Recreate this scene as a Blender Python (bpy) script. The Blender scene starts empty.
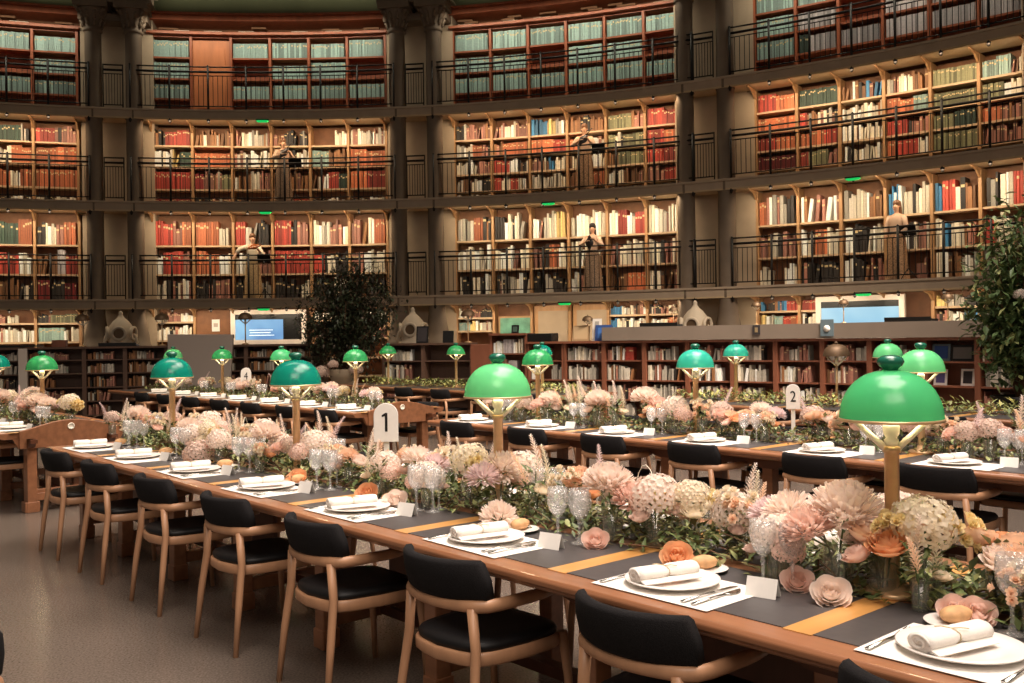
import bpy, math, random
import numpy as np
from mathutils import Matrix, Vector
from math import sin, cos, pi, radians

random.seed(7)
S = bpy.context.scene
COL = S.collection

# ------------------------------------------------------------------ camera, world, light, exposure
CAM_H = 1.5685
cam_d = bpy.data.cameras.new('camera'); cam = bpy.data.objects.new('camera', cam_d); COL.objects.link(cam)
cam_d.sensor_width = 36; cam_d.lens = 33.906; cam_d.shift_y = -0.00395
cam_d.clip_end = 200
cam.matrix_world = Matrix.Translation((0, 0, CAM_H)) @ Matrix.Rotation(pi/2, 4, 'X') @ Matrix.Rotation(-0.0137, 4, 'Z')
S.camera = cam
vs = S.view_settings
vs.view_transform = 'Standard'; vs.look = 'None'; vs.gamma = 1; vs.use_curve_mapping = False
vs.exposure = 0.35
S.cycles.transparent_max_bounces = 40
W = bpy.data.worlds.new('world'); S.world = W; W.use_nodes = True
W.node_tree.nodes['Background'].inputs[0].default_value = (1.0, 0.82, 0.66, 1)
W.node_tree.nodes['Background'].inputs[1].default_value = 0.10

def area(name, loc, target, sx, sy, power, color=(1, .80, .58), spread=180):
    L = bpy.data.lights.new(name, 'AREA'); L.shape = 'RECTANGLE'; L.size = sx; L.size_y = sy
    L.energy = power; L.color = color; L.spread = radians(spread)
    o = bpy.data.objects.new(name, L); COL.objects.link(o)
    o.location = loc
    o.rotation_euler = (Vector(target) - Vector(loc)).to_track_quat('-Z', 'Y').to_euler()
    return o
# warm ceiling spots pooled over the dressed tables, along with added fills
area('ceiling_and_fill_light', (1.5, 3.5, 9.0), (0.6, 4.3, 0), 5.0, 5.0, 265, (1, .86, .765), 95)
area('ceiling_and_fill_light', (0.0, -2.5, 8.0), (0.0, 7.5, .6), 6.0, 4.0, 120, (1, .86, .74), 90)  # added fill from behind the camera, brightens upright faces turned to it
area('ceiling_and_fill_light', (2.5, 9.0, 9.5), (1.0, 9.6, 0), 5.0, 5.0, 380, (1, .86, .765), 90)
area('ceiling_and_fill_light', (6.5, 12.0, 9.0), (4.0, 17.0, 1.0), 3.0, 3.0, 330, (1, .84, .68), 70)  # added fill that brightens the low bookcases from the front
area('ceiling_and_fill_light', (-4.0, 11.0, 9.5), (-4.2, 12.5, 0), 5.0, 5.0, 330, (1, .84, .68), 90)

CX, CY = -5.5, 3.3                      # centre of the round reading room
def pol(R, a, z=0.0):
    a = radians(a); return Vector((CX + R*sin(a), CY + R*cos(a), z))
def polM(R, a, z=0.0):                  # local x = along the wall, local -y = into the room
    return Matrix.Translation(pol(R, a, z)) @ Matrix.Rotation(-radians(a), 4, 'Z')
SLAB_B = [2.44, 4.97, 7.37]             # undersides of the three galleries
FLOORZ = [0.0, 2.69, 5.22, 7.62]        # floors of the four tiers
TOPZ = [2.44, 4.97, 7.37, 9.78]
BAYS = [[-22.7, -20.1, -17.5, -14.8],
        [-10.2 + 2.62*i for i in range(7)],
        [10.2 + 2.57*i for i in range(7)],
        [30.0 + 2.46*i for i in range(7)]]
PIERS = [-12.3, 7.93, 27.3, 46.7]
TIER_POWER = [13, 18, 18, 14]
TIER_COL = [(1, .80, .56), (1, .80, .55), (1, .76, .50), (1, .90, .70)]
for b in BAYS:                          # LED strips under each gallery edge, washing the shelves
    for t in range(4):
        k = 3
        for i in range(k):
            a = b[0] + (b[-1]-b[0])*(i+.5)/k
            z = TOPZ[t]-.06 if t < 3 else 10.0
            p = pol(21.98 if t < 3 else 21.9, a, z); q = pol(22.78, a, z-(.9 if t < 3 else 1.2))
            Ln = radians(b[-1]-b[0])/k*22
            lo = area('shelf_light', p, q, Ln*.96, .05, TIER_POWER[t]*Ln/2.0, TIER_COL[t], 150)
            M = Matrix.Translation(p) @ Matrix.Rotation(-radians(a), 4, 'Z')
            d = (M.inverted().to_3x3() @ (q-p)).normalized()
            # local frame: x along the wall, light -Z to the shelf
            z_ax = -d; x_ax = Vector((1, 0, 0)); y_ax = z_ax.cross(x_ax)
            R3 = Matrix((x_ax, y_ax, z_ax)).transposed().to_4x4()
            lo.rotation_euler = (Matrix.Rotation(-radians(a), 4, 'Z') @ R3).to_euler()

    area('dome_fill_light', pol(22.5, (b[0]+b[-1])/2, 10.42), pol(22.0, (b[0]+b[-1])/2, 14), radians(b[-1]-b[0])*21, .1, 16, (1, .92, .70), 170)  # added fill that brightens the vault and capitals, not a fitting of the room

# ------------------------------------------------------------------ materials
def lin(c):
    return tuple(((x/255)/12.92 if x/255 <= .04045 else ((x/255+.055)/1.055)**2.4) for x in c)
MATS = {}
def mat(name, rgb, rough=.6, metal=0.0, var=0.0, scale=20, stretch=(1, 1, 1), bump=0.0, emit=0.0, spec=.5, coat=0, emcol=None):
    if name in MATS: return MATS[name]
    m = bpy.data.materials.new(name); m.use_nodes = True; MATS[name] = m
    nt = m.node_tree; P = nt.nodes['Principled BSDF']; c = lin(rgb)
    P.inputs['Base Color'].default_value = (*c, 1); P.inputs['Roughness'].default_value = rough
    P.inputs['Metallic'].default_value = metal; P.inputs['Specular IOR Level'].default_value = spec
    P.inputs['Coat Weight'].default_value = coat
    if emit:
        P.inputs['Emission Color'].default_value = (*lin(emcol or rgb), 1); P.inputs['Emission Strength'].default_value = emit
    if var or bump:
        tc = nt.nodes.new('ShaderNodeTexCoord'); mp = nt.nodes.new('ShaderNodeMapping'); nz = nt.nodes.new('ShaderNodeTexNoise')
        mp.inputs['Scale'].default_value = stretch; nz.inputs['Scale'].default_value = scale; nz.inputs['Detail'].default_value = 5
        nt.links.new(tc.outputs['Object'], mp.inputs['Vector']); nt.links.new(mp.outputs['Vector'], nz.inputs['Vector'])
        if var:
            rp = nt.nodes.new('ShaderNodeValToRGB')
            rp.color_ramp.elements[0].position = .3; rp.color_ramp.elements[1].position = .7
            rp.color_ramp.elements[0].color = (*[max(0, x*(1-var)) for x in c], 1)
            rp.color_ramp.elements[1].color = (*[min(1, x*(1+var)) for x in c], 1)
            nt.links.new(nz.outputs['Fac'], rp.inputs['Fac']); nt.links.new(rp.outputs['Color'], P.inputs['Base Color'])
        if bump:
            bp = nt.nodes.new('ShaderNodeBump'); bp.inputs['Strength'].default_value = bump; bp.inputs['Distance'].default_value = .01
            nt.links.new(nz.outputs['Fac'], bp.inputs['Height']); nt.links.new(bp.outputs['Normal'], P.inputs['Normal'])
    return m
def glassmat(name, tint=(1, 1, 1), cut=0.0, dens=.0):
    m = bpy.data.materials.new(name); m.use_nodes = True; MATS[name] = m
    nt = m.node_tree; nt.nodes.remove(nt.nodes['Principled BSDF'])
    out = nt.nodes['Material Output']
    T = nt.nodes.new('ShaderNodeBsdfTransparent'); T.inputs[0].default_value = (*tint, 1)
    G = nt.nodes.new('ShaderNodeBsdfGlossy'); G.inputs['Roughness'].default_value = .06
    D = nt.nodes.new('ShaderNodeBsdfDiffuse'); D.inputs[0].default_value = (.85, .84, .82, 1)
    F = nt.nodes.new('ShaderNodeLayerWeight'); F.inputs['Blend'].default_value = .5
    pw = nt.nodes.new('ShaderNodeMath'); pw.operation = 'POWER'; pw.inputs[1].default_value = 3.0
    ma = nt.nodes.new('ShaderNodeMath'); ma.operation = 'MULTIPLY_ADD'; ma.inputs[1].default_value = .55; ma.inputs[2].default_value = .05
    nt.links.new(F.outputs['Facing'], pw.inputs[0]); nt.links.new(pw.outputs[0], ma.inputs[0])
    M1 = nt.nodes.new('ShaderNodeMixShader'); M2 = nt.nodes.new('ShaderNodeMixShader')
    nt.links.new(T.outputs[0], M1.inputs[1]); nt.links.new(D.outputs[0], M1.inputs[2]); M1.inputs[0].default_value = dens
    nt.links.new(ma.outputs[0], M2.inputs[0]); nt.links.new(M1.outputs[0], M2.inputs[1]); nt.links.new(G.outputs[0], M2.inputs[2])
    nt.links.new(M2.outputs[0], out.inputs['Surface'])
    if cut:
        tc = nt.nodes.new('ShaderNodeTexCoord'); v = nt.nodes.new('ShaderNodeTexVoronoi'); v.inputs['Scale'].default_value = 75
        bp = nt.nodes.new('ShaderNodeBump'); bp.inputs['Strength'].default_value = cut; bp.inputs['Distance'].default_value = .02
        nt.links.new(tc.outputs['Object'], v.inputs['Vector']); nt.links.new(v.outputs['Distance'], bp.inputs['Height'])
        nt.links.new(bp.outputs[0], F.inputs['Normal']); nt.links.new(bp.outputs[0], G.inputs['Normal'])
    return m

M = dict(
    shelf=mat('shelf board', (206, 176, 140), .55, var=.08, scale=8, stretch=(.3, 1, 1)),
    oak=mat('shelf oak', (178, 136, 94), .55, var=.18, scale=8, stretch=(1, 1, .15)),
    oak_back=mat('shelf back oak', (128, 84, 52), .6, var=.15, scale=6),  # back oak darkened, shade behind the books put into its colour
    mahog=mat('mahogany', (150, 80, 48), .5, var=.2, scale=6, stretch=(1, 1, .2)),
    stone=mat('painted iron and stone', (114, 98, 82), .7, var=.08, scale=4, bump=.05),
    slab=mat('gallery edge', (172, 152, 130), .65, var=.06, scale=4),
    soffit=mat('gallery soffit', (190, 165, 130), .6, var=.05, scale=4),
    plaster=mat('pale plaster', (176, 156, 132), .8, var=.06, scale=3),
    dome=mat('olive vault', (120, 124, 92), .8, var=.1, scale=1.5),
    iron=mat('black iron', (26, 21, 18), .45, metal=.4),
    table=mat('table oak', (146, 98, 68), .32, var=.2, scale=7, stretch=(.25, 3, 3), coat=.2),
    strip=mat('honey oak strip', (206, 150, 84), .32, var=.15, scale=7, stretch=(2, .3, 3), coat=.2),
    dark_table=mat('dark and shaded table oak', (96, 56, 36), .42, var=.2, scale=7, stretch=(2, 2, .3)),
    leather=mat('charcoal leather', (66, 62, 62), .48, var=.1, scale=30, bump=.04),
    chair=mat('chair oak', (184, 138, 104), .42, var=.12, scale=9, stretch=(2, 2, .4)),
    fabric=mat('black wool', (26, 24, 25), .9, var=.55, scale=260, bump=.25, spec=.2),
    seat=mat('black leather', (17, 16, 17), .5, var=.2, scale=60, spec=.35),
    brass=mat('aged brass', (218, 182, 138), .32, metal=.5, var=.1, scale=20),
    copper=mat('brown metal shade', (110, 88, 66), .5, metal=.5),
    cream=mat('cream lamp fitting', (244, 234, 214), .4),
    bulb=mat('warm bulb', (255, 225, 180), .4, emit=26),
    china=mat('white china', (238, 232, 226), .18, spec=.6),
    linen=mat('white linen', (236, 230, 222), .85, var=.03, scale=200, bump=.15),
    paper=mat('white paper', (236, 231, 224), .8, var=.02, scale=40),
    twine=mat('twine', (206, 184, 150), .9),
    silver=mat('silver', (210, 208, 204), .2, metal=1),
    bread=mat('bread crust', (206, 160, 112), .7, var=.2, scale=30, bump=.2),
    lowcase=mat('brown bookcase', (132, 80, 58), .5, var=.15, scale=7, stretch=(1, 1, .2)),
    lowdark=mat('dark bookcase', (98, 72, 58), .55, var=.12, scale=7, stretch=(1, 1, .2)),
    grey=mat('grey counter', (132, 118, 106), .5, var=.04, scale=3),
    panelgrey=mat('grey screen back', (150, 138, 130), .45),
    whitepaint=mat('white painted frame', (226, 212, 200), .5),
    black=mat('black plastic', (14, 13, 13), .4),
    exit=mat('green exit light', (20, 170, 80), .4, emit=1.0),
    skin=mat('skin', (214, 166, 134), .55), hair=mat('dark hair', (38, 26, 20), .5),
    goldhair=mat('brown hair', (112, 76, 50), .5),
    dressA=mat('beaded brown dress', (150, 122, 98), .6, var=.5, scale=45),
    dressB=mat('gold brocade skirt', (192, 160, 116), .6, var=.35, scale=40),
    blouse=mat('cream blouse', (232, 216, 190), .7),
    blush=mat('blush jacket', (206, 172, 146), .7),
    brownfab=mat('brown patterned dress', (172, 134, 100), .7, var=.5, scale=40),
    violin=mat('varnished violin', (150, 78, 36), .25, coat=.5),
    darkwood=mat('dark instrument', (42, 26, 20), .3),
    stem=mat('green stem', (74, 92, 46), .6), leaf=mat('leaf green', (100, 116, 68), .55, var=.3, scale=6),
    leaf2=mat('pale leaf', (156, 162, 104), .55, var=.3, scale=6), leafd=mat('dark leaf', (50, 58, 38), .5, var=.35, scale=5),
    moss=mat('moss and twigs', (126, 118, 74), .8, var=.4, scale=12),
    twig=mat('brown twig', (104, 74, 50), .8),
    water=None,
)
def petalmat(name, rgb, var=.10):
    m = mat(name, rgb, .65, var=var, scale=14, spec=.25)
    nt = m.node_tree; P = nt.nodes['Principled BSDF']; out = nt.nodes['Material Output']
    T = nt.nodes.new('ShaderNodeBsdfTranslucent'); mx = nt.nodes.new('ShaderNodeMixShader'); mx.inputs[0].default_value = .42
    T.inputs[0].default_value = (*lin(rgb), 1)
    nt.links.new(P.outputs[0], mx.inputs[1]); nt.links.new(T.outputs[0], mx.inputs[2]); nt.links.new(mx.outputs[0], out.inputs['Surface'])
    return m
PET = dict(blush=petalmat('blush petal', (249, 232, 220)), pink=petalmat('pink petal', (247, 218, 204)),
           peach=petalmat('peach petal', (246, 214, 186)), orange=petalmat('apricot petal', (242, 188, 142)),
           cream=petalmat('cream petal', (244, 232, 210)), yellow=petalmat('pale yellow petal', (242, 224, 172)),
           dusty=petalmat('dusty rose petal', (226, 202, 188)), mauve=petalmat('pale mauve petal', (238, 218, 216)))
M['glass'] = glassmat('cut crystal', cut=.5, dens=.16)
M['vase'] = glassmat('clear vase glass', tint=(.97, .98, .95), dens=.05)
M['water'] = glassmat('vase water', tint=(.95, .96, .88), dens=.04)

# floor: polished speckled concrete
def floor_material():
    m = bpy.data.materials.new('polished concrete'); m.use_nodes = True
    nt = m.node_tree; P = nt.nodes['Principled BSDF']; tc = nt.nodes.new('ShaderNodeTexCoord')
    n1 = nt.nodes.new('ShaderNodeTexNoise'); n1.inputs['Scale'].default_value = 90; n1.inputs['Detail'].default_value = 6
    n2 = nt.nodes.new('ShaderNodeTexNoise'); n2.inputs['Scale'].default_value = .8
    r1 = nt.nodes.new('ShaderNodeValToRGB'); r1.color_ramp.elements[0].position = .35; r1.color_ramp.elements[1].position = .68
    r1.color_ramp.elements[0].color = (*lin((92, 82, 74)), 1); r1.color_ramp.elements[1].color = (*lin((126, 114, 104)), 1)
    mx = nt.nodes.new('ShaderNodeMixRGB'); mx.blend_type = 'MULTIPLY'; mx.inputs[0].default_value = .25
    for n in (n1, n2): nt.links.new(tc.outputs['Object'], n.inputs['Vector'])
    nt.links.new(n1.outputs['Fac'], r1.inputs['Fac']); nt.links.new(r1.outputs[0], mx.inputs[1]); nt.links.new(n2.outputs['Fac'], mx.inputs[2])
    nt.links.new(mx.outputs[0], P.inputs['Base Color']); P.inputs['Roughness'].default_value = .24
    return m
def shade_material(name, rgb):         # glossy coloured glass lamp shade, a little light coming through
    m = mat(name, rgb, .25, var=.12, scale=5, coat=.3)
    nt = m.node_tree; P = nt.nodes['Principled BSDF']; out = nt.nodes['Material Output']
    T = nt.nodes.new('ShaderNodeBsdfTranslucent'); T.inputs[0].default_value = (*lin(rgb), 1)
    mx = nt.nodes.new('ShaderNodeMixShader'); mx.inputs[0].default_value = .40
    nt.links.new(P.outputs[0], mx.inputs[1]); nt.links.new(T.outputs[0], mx.inputs[2]); nt.links.new(mx.outputs[0], out.inputs['Surface'])
    return m
SH = dict(emerald=shade_material('emerald glass', (80, 190, 132)), mint=shade_material('mint glass', (112, 212, 152)),
          teal=shade_material('teal glass', (12, 140, 126)), aqua=shade_material('aqua glass', (60, 190, 172)),
          green=shade_material('green glass', (58, 164, 104)))
M['inner'] = shade_material('white inner glass', (226, 230, 214))
SHD = mat('dark green finial', (28, 104, 82), .25, coat=.5)

# ------------------------------------------------------------------ mesh building
class MB:
    def __init__(s): s.v = []; s.f = []; s.m = []; s.s = []
    def add(s, vs, fs, mi=0, sm=False, T=None):
        o = len(s.v)
        s.v += [tuple(T @ Vector(v)) for v in vs] if T is not None else [tuple(v) for v in vs]
        s.f += [tuple(i+o for i in f) for f in fs]; s.m += [mi]*len(fs); s.s += [sm]*len(fs); return s
    def box(s, c, d, mi=0, T=None):
        x, y, z = c; a, b, e = d[0]/2, d[1]/2, d[2]/2
        vs = [(x-a, y-b, z-e), (x+a, y-b, z-e), (x+a, y+b, z-e), (x-a, y+b, z-e), (x-a, y-b, z+e), (x+a, y-b, z+e), (x+a, y+b, z+e), (x-a, y+b, z+e)]
        return s.add(vs, [(3, 2, 1, 0), (4, 5, 6, 7), (0, 1, 5, 4), (1, 2, 6, 5), (2, 3, 7, 6), (3, 0, 4, 7)], mi, False, T)
    def rings(s, rs, mi=0, sm=True, cap=True, T=None, close=True):
        n = len(rs[0]); vs = [p for r in rs for p in r]; fs = []
        for i in range(len(rs)-1):
            for j in range(n if close else n-1):
                k = (j+1) % n; fs.append((i*n+j, i*n+k, (i+1)*n+k, (i+1)*n+j))
        if cap: fs += [tuple(range(n-1, -1, -1)), tuple((len(rs)-1)*n+j for j in range(n))]
        return s.add(vs, fs, mi, sm, T)
    def lathe(s, prof, n=24, mi=0, T=None, cap=False, sm=True):
        return s.rings([[(r*cos(2*pi*j/n), r*sin(2*pi*j/n), z) for j in range(n)] for r, z in prof], mi, sm, cap, T)
    def tube(s, pts, rad, n=8, mi=0, T=None, flat=None):
        pts = [Vector(p) for p in pts]; rs = []
        if not hasattr(rad, '__len__'): rad = [rad]*len(pts)
        up = None
        for i, p in enumerate(pts):
            t = (pts[min(i+1, len(pts)-1)] - pts[max(i-1, 0)]).normalized()
            if up is None: up = Vector((0, 0, 1)) if abs(t.z) < .9 else Vector((0, 1, 0))
            x = t.cross(up).normalized(); up = x.cross(t).normalized()
            fx, fy = (flat if flat else (1, 1))
            rs.append([p + x*cos(2*pi*j/n)*rad[i]*fx + up*sin(2*pi*j/n)*rad[i]*fy for j in range(n)])
        return s.rings(rs, mi, True, True, T)
    def prism(s, poly, y0, y1, mi=0, T=None, sm=False):       # polygon in x,z extruded along y
        n = len(poly); vs = [(x, y0, z) for x, z in poly] + [(x, y1, z) for x, z in poly]
        fs = [tuple(range(n)), tuple(range(2*n-1, n-1, -1))] + [(j, (j+1) % n + n*0, (j+1) % n + n, j+n)[::-1] for j in range(n)]
        return s.add(vs, fs, mi, sm, T)
    def arc(s, R0, R1, z0, z1, a0, a1, n=12, mi=0):
        rs = []
        for i in range(n+1):
            a = a0+(a1-a0)*i/n
            rs.append([pol(R0, a, z0), pol(R1, a, z0), pol(R1, a, z1), pol(R0, a, z1)])
        return s.rings(rs, mi, False, True)
WM = {}
def obj(name, mb, mats, parent=None, world=False, bevel=0, origin=None):
    me = bpy.data.meshes.new(name); vs = mb.v
    o = bpy.data.objects.new(name, me)
    if world:
        if parent is not None:
            inv = WM[parent.name].inverted(); vs = [tuple(inv @ Vector(v)) for v in vs]
        else:
            A = np.array(vs); c = Vector(origin) if origin else Vector((A[:, 0].mean(), A[:, 1].mean(), A[:, 2].min()))
            vs = [tuple(A[i]-np.array(c)) for i in range(len(A))]; o.location = c
    me.from_pydata(vs, [], mb.f)
    for m in (mats if isinstance(mats, (list, tuple)) else [mats]): me.materials.append(m)
    me.polygons.foreach_set('material_index', mb.m); me.polygons.foreach_set('use_smooth', mb.s); me.update()
    COL.objects.link(o)
    if parent is not None: o.parent = parent
    if bevel:
        b = o.modifiers.new('bevel', 'BEVEL'); b.width = bevel; b.segments = 2; b.limit_method = 'ANGLE'
    return o
LABELS = {}
ORD = ['', 'first', 'second', 'third', 'fourth', 'fifth', 'sixth', 'seventh', 'eighth', 'ninth', 'tenth', 'eleventh', 'twelfth', 'thirteenth',
       'fourteenth', 'fifteenth', 'sixteenth', 'seventeenth', 'eighteenth', 'nineteenth', 'twentieth'] + ['%s-%s' % (t, o) for t in ('twenty', 'thirty', 'forty') for o in ('first', 'second', 'third', 'fourth', 'fifth', 'sixth', 'seventh', 'eighth', 'ninth', 'tenth')]
def tag(o, label, cat, group=None, kind=None):
    o['label'] = label; o['category'] = cat
    if group: o['group'] = group
    if kind: o['kind'] = kind
    return o
def struct(o): o['kind'] = 'structure'; return o
def empty(name, loc, rz=0, sc=1):
    o = bpy.data.objects.new(name, None); o.empty_display_size = .1; COL.objects.link(o)
    o.location = loc; o.rotation_euler = (0, 0, rz); o.scale = (sc, sc, sc)
    WM[o.name] = Matrix.Translation(loc) @ Matrix.Rotation(rz, 4, 'Z') @ Matrix.Scale(sc, 4)
    return o
KIDS = {}
def kids(o):
    return [c for c in bpy.data.objects if c.parent == o]
def index_kids():
    KIDS.clear()
    for c in bpy.data.objects:
        if c.parent: KIDS.setdefault(c.parent.name, []).append(c)
def copy_tree(o, parent=None):
    c = o.copy(); COL.objects.link(c)
    if parent is not None: c.parent = parent
    for k in KIDS.get(o.name, []): copy_tree(k, c)
    return c
class Proto:                            # the first use moves the prototype itself, later ones copy it
    def __init__(s, root): s.root = root; s.used = False; s.ready = False
    def put(s, loc, rz=0, sc=None, label=None, cat=None, group=None):
        if not s.used: s.used = True; o = s.root
        else:
            if not s.ready: s.ready = True; s.index(s.root)
            o = s.cp(s.root)
        o.location = loc; o.rotation_euler = (0, 0, rz)
        if sc: o.scale = (sc, sc, sc)
        if label: o['label'] = label
        if cat: o['category'] = cat
        if group: o['group'] = group
        return o
    def index(s, r):
        s.tree = {r.name: [c for c in bpy.data.objects if c.parent == r]}
        for c in s.tree[r.name]:
            s.tree[c.name] = [g for g in bpy.data.objects if g.parent == c]
    def cp(s, o, parent=None):
        c = o.copy(); COL.objects.link(c)
        if parent is not None: c.parent = parent
        for k in s.tree.get(o.name, []): s.cp(k, c)
        return c

# table frame of reference: rows run along U (away to one side), D points across them
TH = .7154; U = Vector((-sin(TH), cos(TH), 0)); D = Vector((cos(TH), sin(TH), 0)); E1 = 2.213; HW = .629; ROW = 3.4756
RZ = TH - pi/2
def tp(t, off, s, z=0.0):
    p = D*(E1+HW+ROW*t+off) + U*s; p.z = z; return p

# ------------------------------------------------------------------ the room
fl = MB().box((-3, 12, -.05), (60, 50, .1)); struct(obj('floor', fl, floor_material(), world=True, origin=(0, 0, 0)))
wb = MB(); wb.arc(23.35, 23.6, 0, 10.35, -40, 62, 40); struct(obj('wall_back', wb, M['oak_back'], world=True))
dm = MB()
rs = [[pol(r, -40+102*i/40, z) for i in range(41)] for r, z in ((23.5, 10.3), (23.35, 10.8), (22.4, 12.2), (20.4, 14.2), (17, 15.9), (11, 17.3), (5, 17.9))]
dm.rings(rs, 0, True, False, None, False); struct(obj('ceiling', dm, M['dome'], world=True))
n_trim = [0]
def trim(mb, m):
    n_trim[0] += 1; return struct(obj('trim_%d' % n_trim[0], mb, m, world=True))
for i in range(3):                      # gallery slabs run right round, in front of the shelves and between the columns
    b = MB()
    b.arc(22.0, 22.9, SLAB_B[i]+.03, SLAB_B[i]+.25, -26, 52, 60)
    b.arc(21.96, 22.06, SLAB_B[i]+.20, SLAB_B[i]+.25, -26, 52, 60)
    trim(b, M['slab'])
    b = MB(); b.arc(22.0, 22.06, SLAB_B[i]-.01, SLAB_B[i]+.03, -26, 52, 60); b.arc(22.06, 22.85, SLAB_B[i]+.012, SLAB_B[i]+.03, -26, 52, 60); trim(b, M['soffit'])
for k, b_ in enumerate(BAYS):           # wooden cornice and beam above the top tier of each bay
    a0, a1 = b_[0]-.2, b_[-1]+.2
    b = MB(); b.arc(22.6, 23.3, 9.78, 9.84, a0, a1, 8); b.arc(22.75, 23.3, 9.84, 9.90, a0, a1, 8); trim(b, M['mahog'])
    b = MB(); b.arc(22.6, 23.4, 10.14, 10.28, a0, a1, 8); b.arc(22.5, 22.7, 10.28, 10.33, a0, a1, 8); trim(b, M['mahog'])
for k, pa in enumerate(PIERS):
    b = MB()                            # pier mass with side reveals and the niche wall
    b.arc(22.72, 23.4, 0, 10.6, pa-2.28, pa+(2.66 if k == 2 else 2.28), 6)
    pw = trim(b, M['plaster'])
    b = MB()
    b.arc(22.2, 22.75, 9.92, 10.10, pa-2.2, pa+2.2, 6); b.arc(21.95, 22.8, 10.32, 10.42, pa-2.5, pa+2.5, 6)
    b.arc(22.05, 22.8, 10.42, 10.7, pa-2.35, pa+2.35, 6); b.arc(21.85, 22.8, 10.7, 10.84, pa-2.6, pa+2.6, 6); b.arc(22.0, 23.0, 10.84, 11.6, pa-2.4, pa+2.4, 6)
    trim(b, M['stone'])
    for sx in (-1.27, 1.27):
        T = polM(22.22, pa+sx)
        cr = empty('column', pol(22.22, pa+sx), -radians(pa+sx)); struct(cr)
        sh = MB().lathe([(.36, 1.2), (.36, 1.5), (.33, 1.52), (.30, 1.75), (.25, 2.0), (.215, 2.3), (.21, 2.5), (.205, 9.6)], 20)
        for zz in SLAB_B: sh.lathe([(.205, zz-.02), (.225, zz), (.225, zz+.25), (.205, zz+.27)], 20)
        obj('shaft', sh, M['stone'], cr)
        obj('base', MB().box((0, 0, .6), (.8, .8, 1.2)), M['stone'], cr, bevel=.02)
        cp = MB().lathe([(.205, 9.28), (.24, 9.30), (.24, 9.36), (.215, 9.38), (.225, 9.5), (.26, 9.62), (.34, 9.78), (.36, 9.86)], 20)
        for j in range(10):             # leaf ornament of the capital
            a = 2*pi*j/10
            for zz, rr in ((9.42, .225), (9.60, .265)):
                cp.tube([(rr*cos(a), rr*sin(a), zz), ((rr+.03)*cos(a), (rr+.03)*sin(a), zz+.1), ((rr+.09)*cos(a), (rr+.09)*sin(a), zz+.17), ((rr+.10)*cos(a), (rr+.10)*sin(a), zz+.13)], [.04, .045, .03, .012], 6)
        for a in range(4):
            an = pi/4+a*pi/2
            cp.tube([(.30*cos(an), .30*sin(an), 9.72), (.40*cos(an), .40*sin(an), 9.84), (.46*cos(an), .46*sin(an), 9.80), (.41*cos(an), .41*sin(an), 9.74)], [.05, .05, .04, .02], 6)
        cp.box((0, 0, 9.94), (.82, .82, .16))
        cp.v = [(x, y, z+.3) for x, y, z in cp.v]; obj('capital', cp, M['stone'], cr)

# ------------------------------------------------------------------ books: colours per shelf cell, read off the room
BC = dict(R=(172, 66, 52), O=(190, 108, 70), P=(158, 108, 92), W=(240, 228, 204), G=(180, 172, 158), K=(48, 42, 38), N=(56, 74, 62),
          L=(122, 120, 88), T=(138, 162, 154), B=(136, 94, 60), S=(168, 160, 160), U=(60, 118, 160), Y=(216, 186, 120), Q=(122, 40, 38))
CNAME = dict(R='red', O='orange', P='rose brown', W='cream', G='grey', K='black', N='dark green', L='olive', T='teal', B='tan brown', S='silver grey', U='blue', Y='yellow', Q='dark red')
BM = {}
KEYS = list(BC)
for k, c in BC.items():
    for j, f in enumerate((.82, 1.0, 1.16)):
        BM[k+str(j)] = mat('book %s %d' % (CNAME[k], j), tuple(min(245, x*f) for x in c), .6, var=.12, scale=25)
BM['lab'] = mat('spine label', (214, 190, 140), .6); BMK = list(BM)
# rows listed from the top shelf down; ' ' splits a shelf into stretches; E = empty
TIER3 = {0: [['T', 'T', 'T', 'K'], ['T', 'E', 'T', 'K'], ['T', 'T', 'T', 'K']],
         1: [['T', 'T', 'T', 'K'], ['E', 'E', 'E', 'E'], ['T', 'E', 'T', 'K'], ['T', 'T', 'T', 'K'], ['T', 'T', 'T', 'K'], ['T', 'E', 'T', 'K']],
         2: [['T', 'T', 'T', 'K'], ['T', 'T', 'T', 'K'], ['T', 'E', 'T', 'K'], ['T', 'T', 'T', 'K'], ['T', 'T', 'T', 'K'], ['T', 'E', 'T', 'K']],
         3: [['T', 'T', 'T', 'K'], ['T', 'S', 'NSS', 'E'], ['S', 'E', 'S', 'K'], ['S', 'S', 'S', 'S'], ['S', 'S', 'S', 'K'], ['S', 'S', 'S', 'K']]}
TIER2 = {0: [['N', 'O', 'O', 'K'], ['NNNG', 'GWOO', 'OOWO', 'KW'], ['RP', 'OO', 'O', 'KW']],
         1: [['KRR', 'WWYN', 'R', 'Q'], ['B', 'O', 'QPPL', 'KP'], ['PWGG', 'PWWW', 'WBWP', 'KE'], ['PKK', 'WKW', 'PB', 'ERR'], ['EEW', 'TTBB', 'BWRN', 'KW'], ['PWGG', 'OO', 'OR', 'KW']],
         2: [['KPP', 'GWOP', 'WWP', 'GPWK', 'W'], ['PWP', 'BOO', 'RRWK', 'RWRW', 'KPR'], ['UUYG', 'OOR', 'PUW', 'GGW', 'K'], ['BKB', 'OWW', 'WW', 'BBO', 'K'], ['LLP', 'LWLL', 'BLL', 'WB', 'K'], ['RR', 'RO', 'RR', 'PR', 'K']],
         3: [['RO', 'O', 'RO', 'Q', 'K'], ['N', 'RBWK', 'OOR', 'RLLP', 'OE'], ['BBU', 'W', 'W', 'W', 'K'], ['PWB', 'OOT', 'RP', 'ORRW', 'K'], ['L', 'L', 'LN', 'L', 'K'], ['TTW', 'LW', 'OP', 'P', 'K']]}
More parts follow.
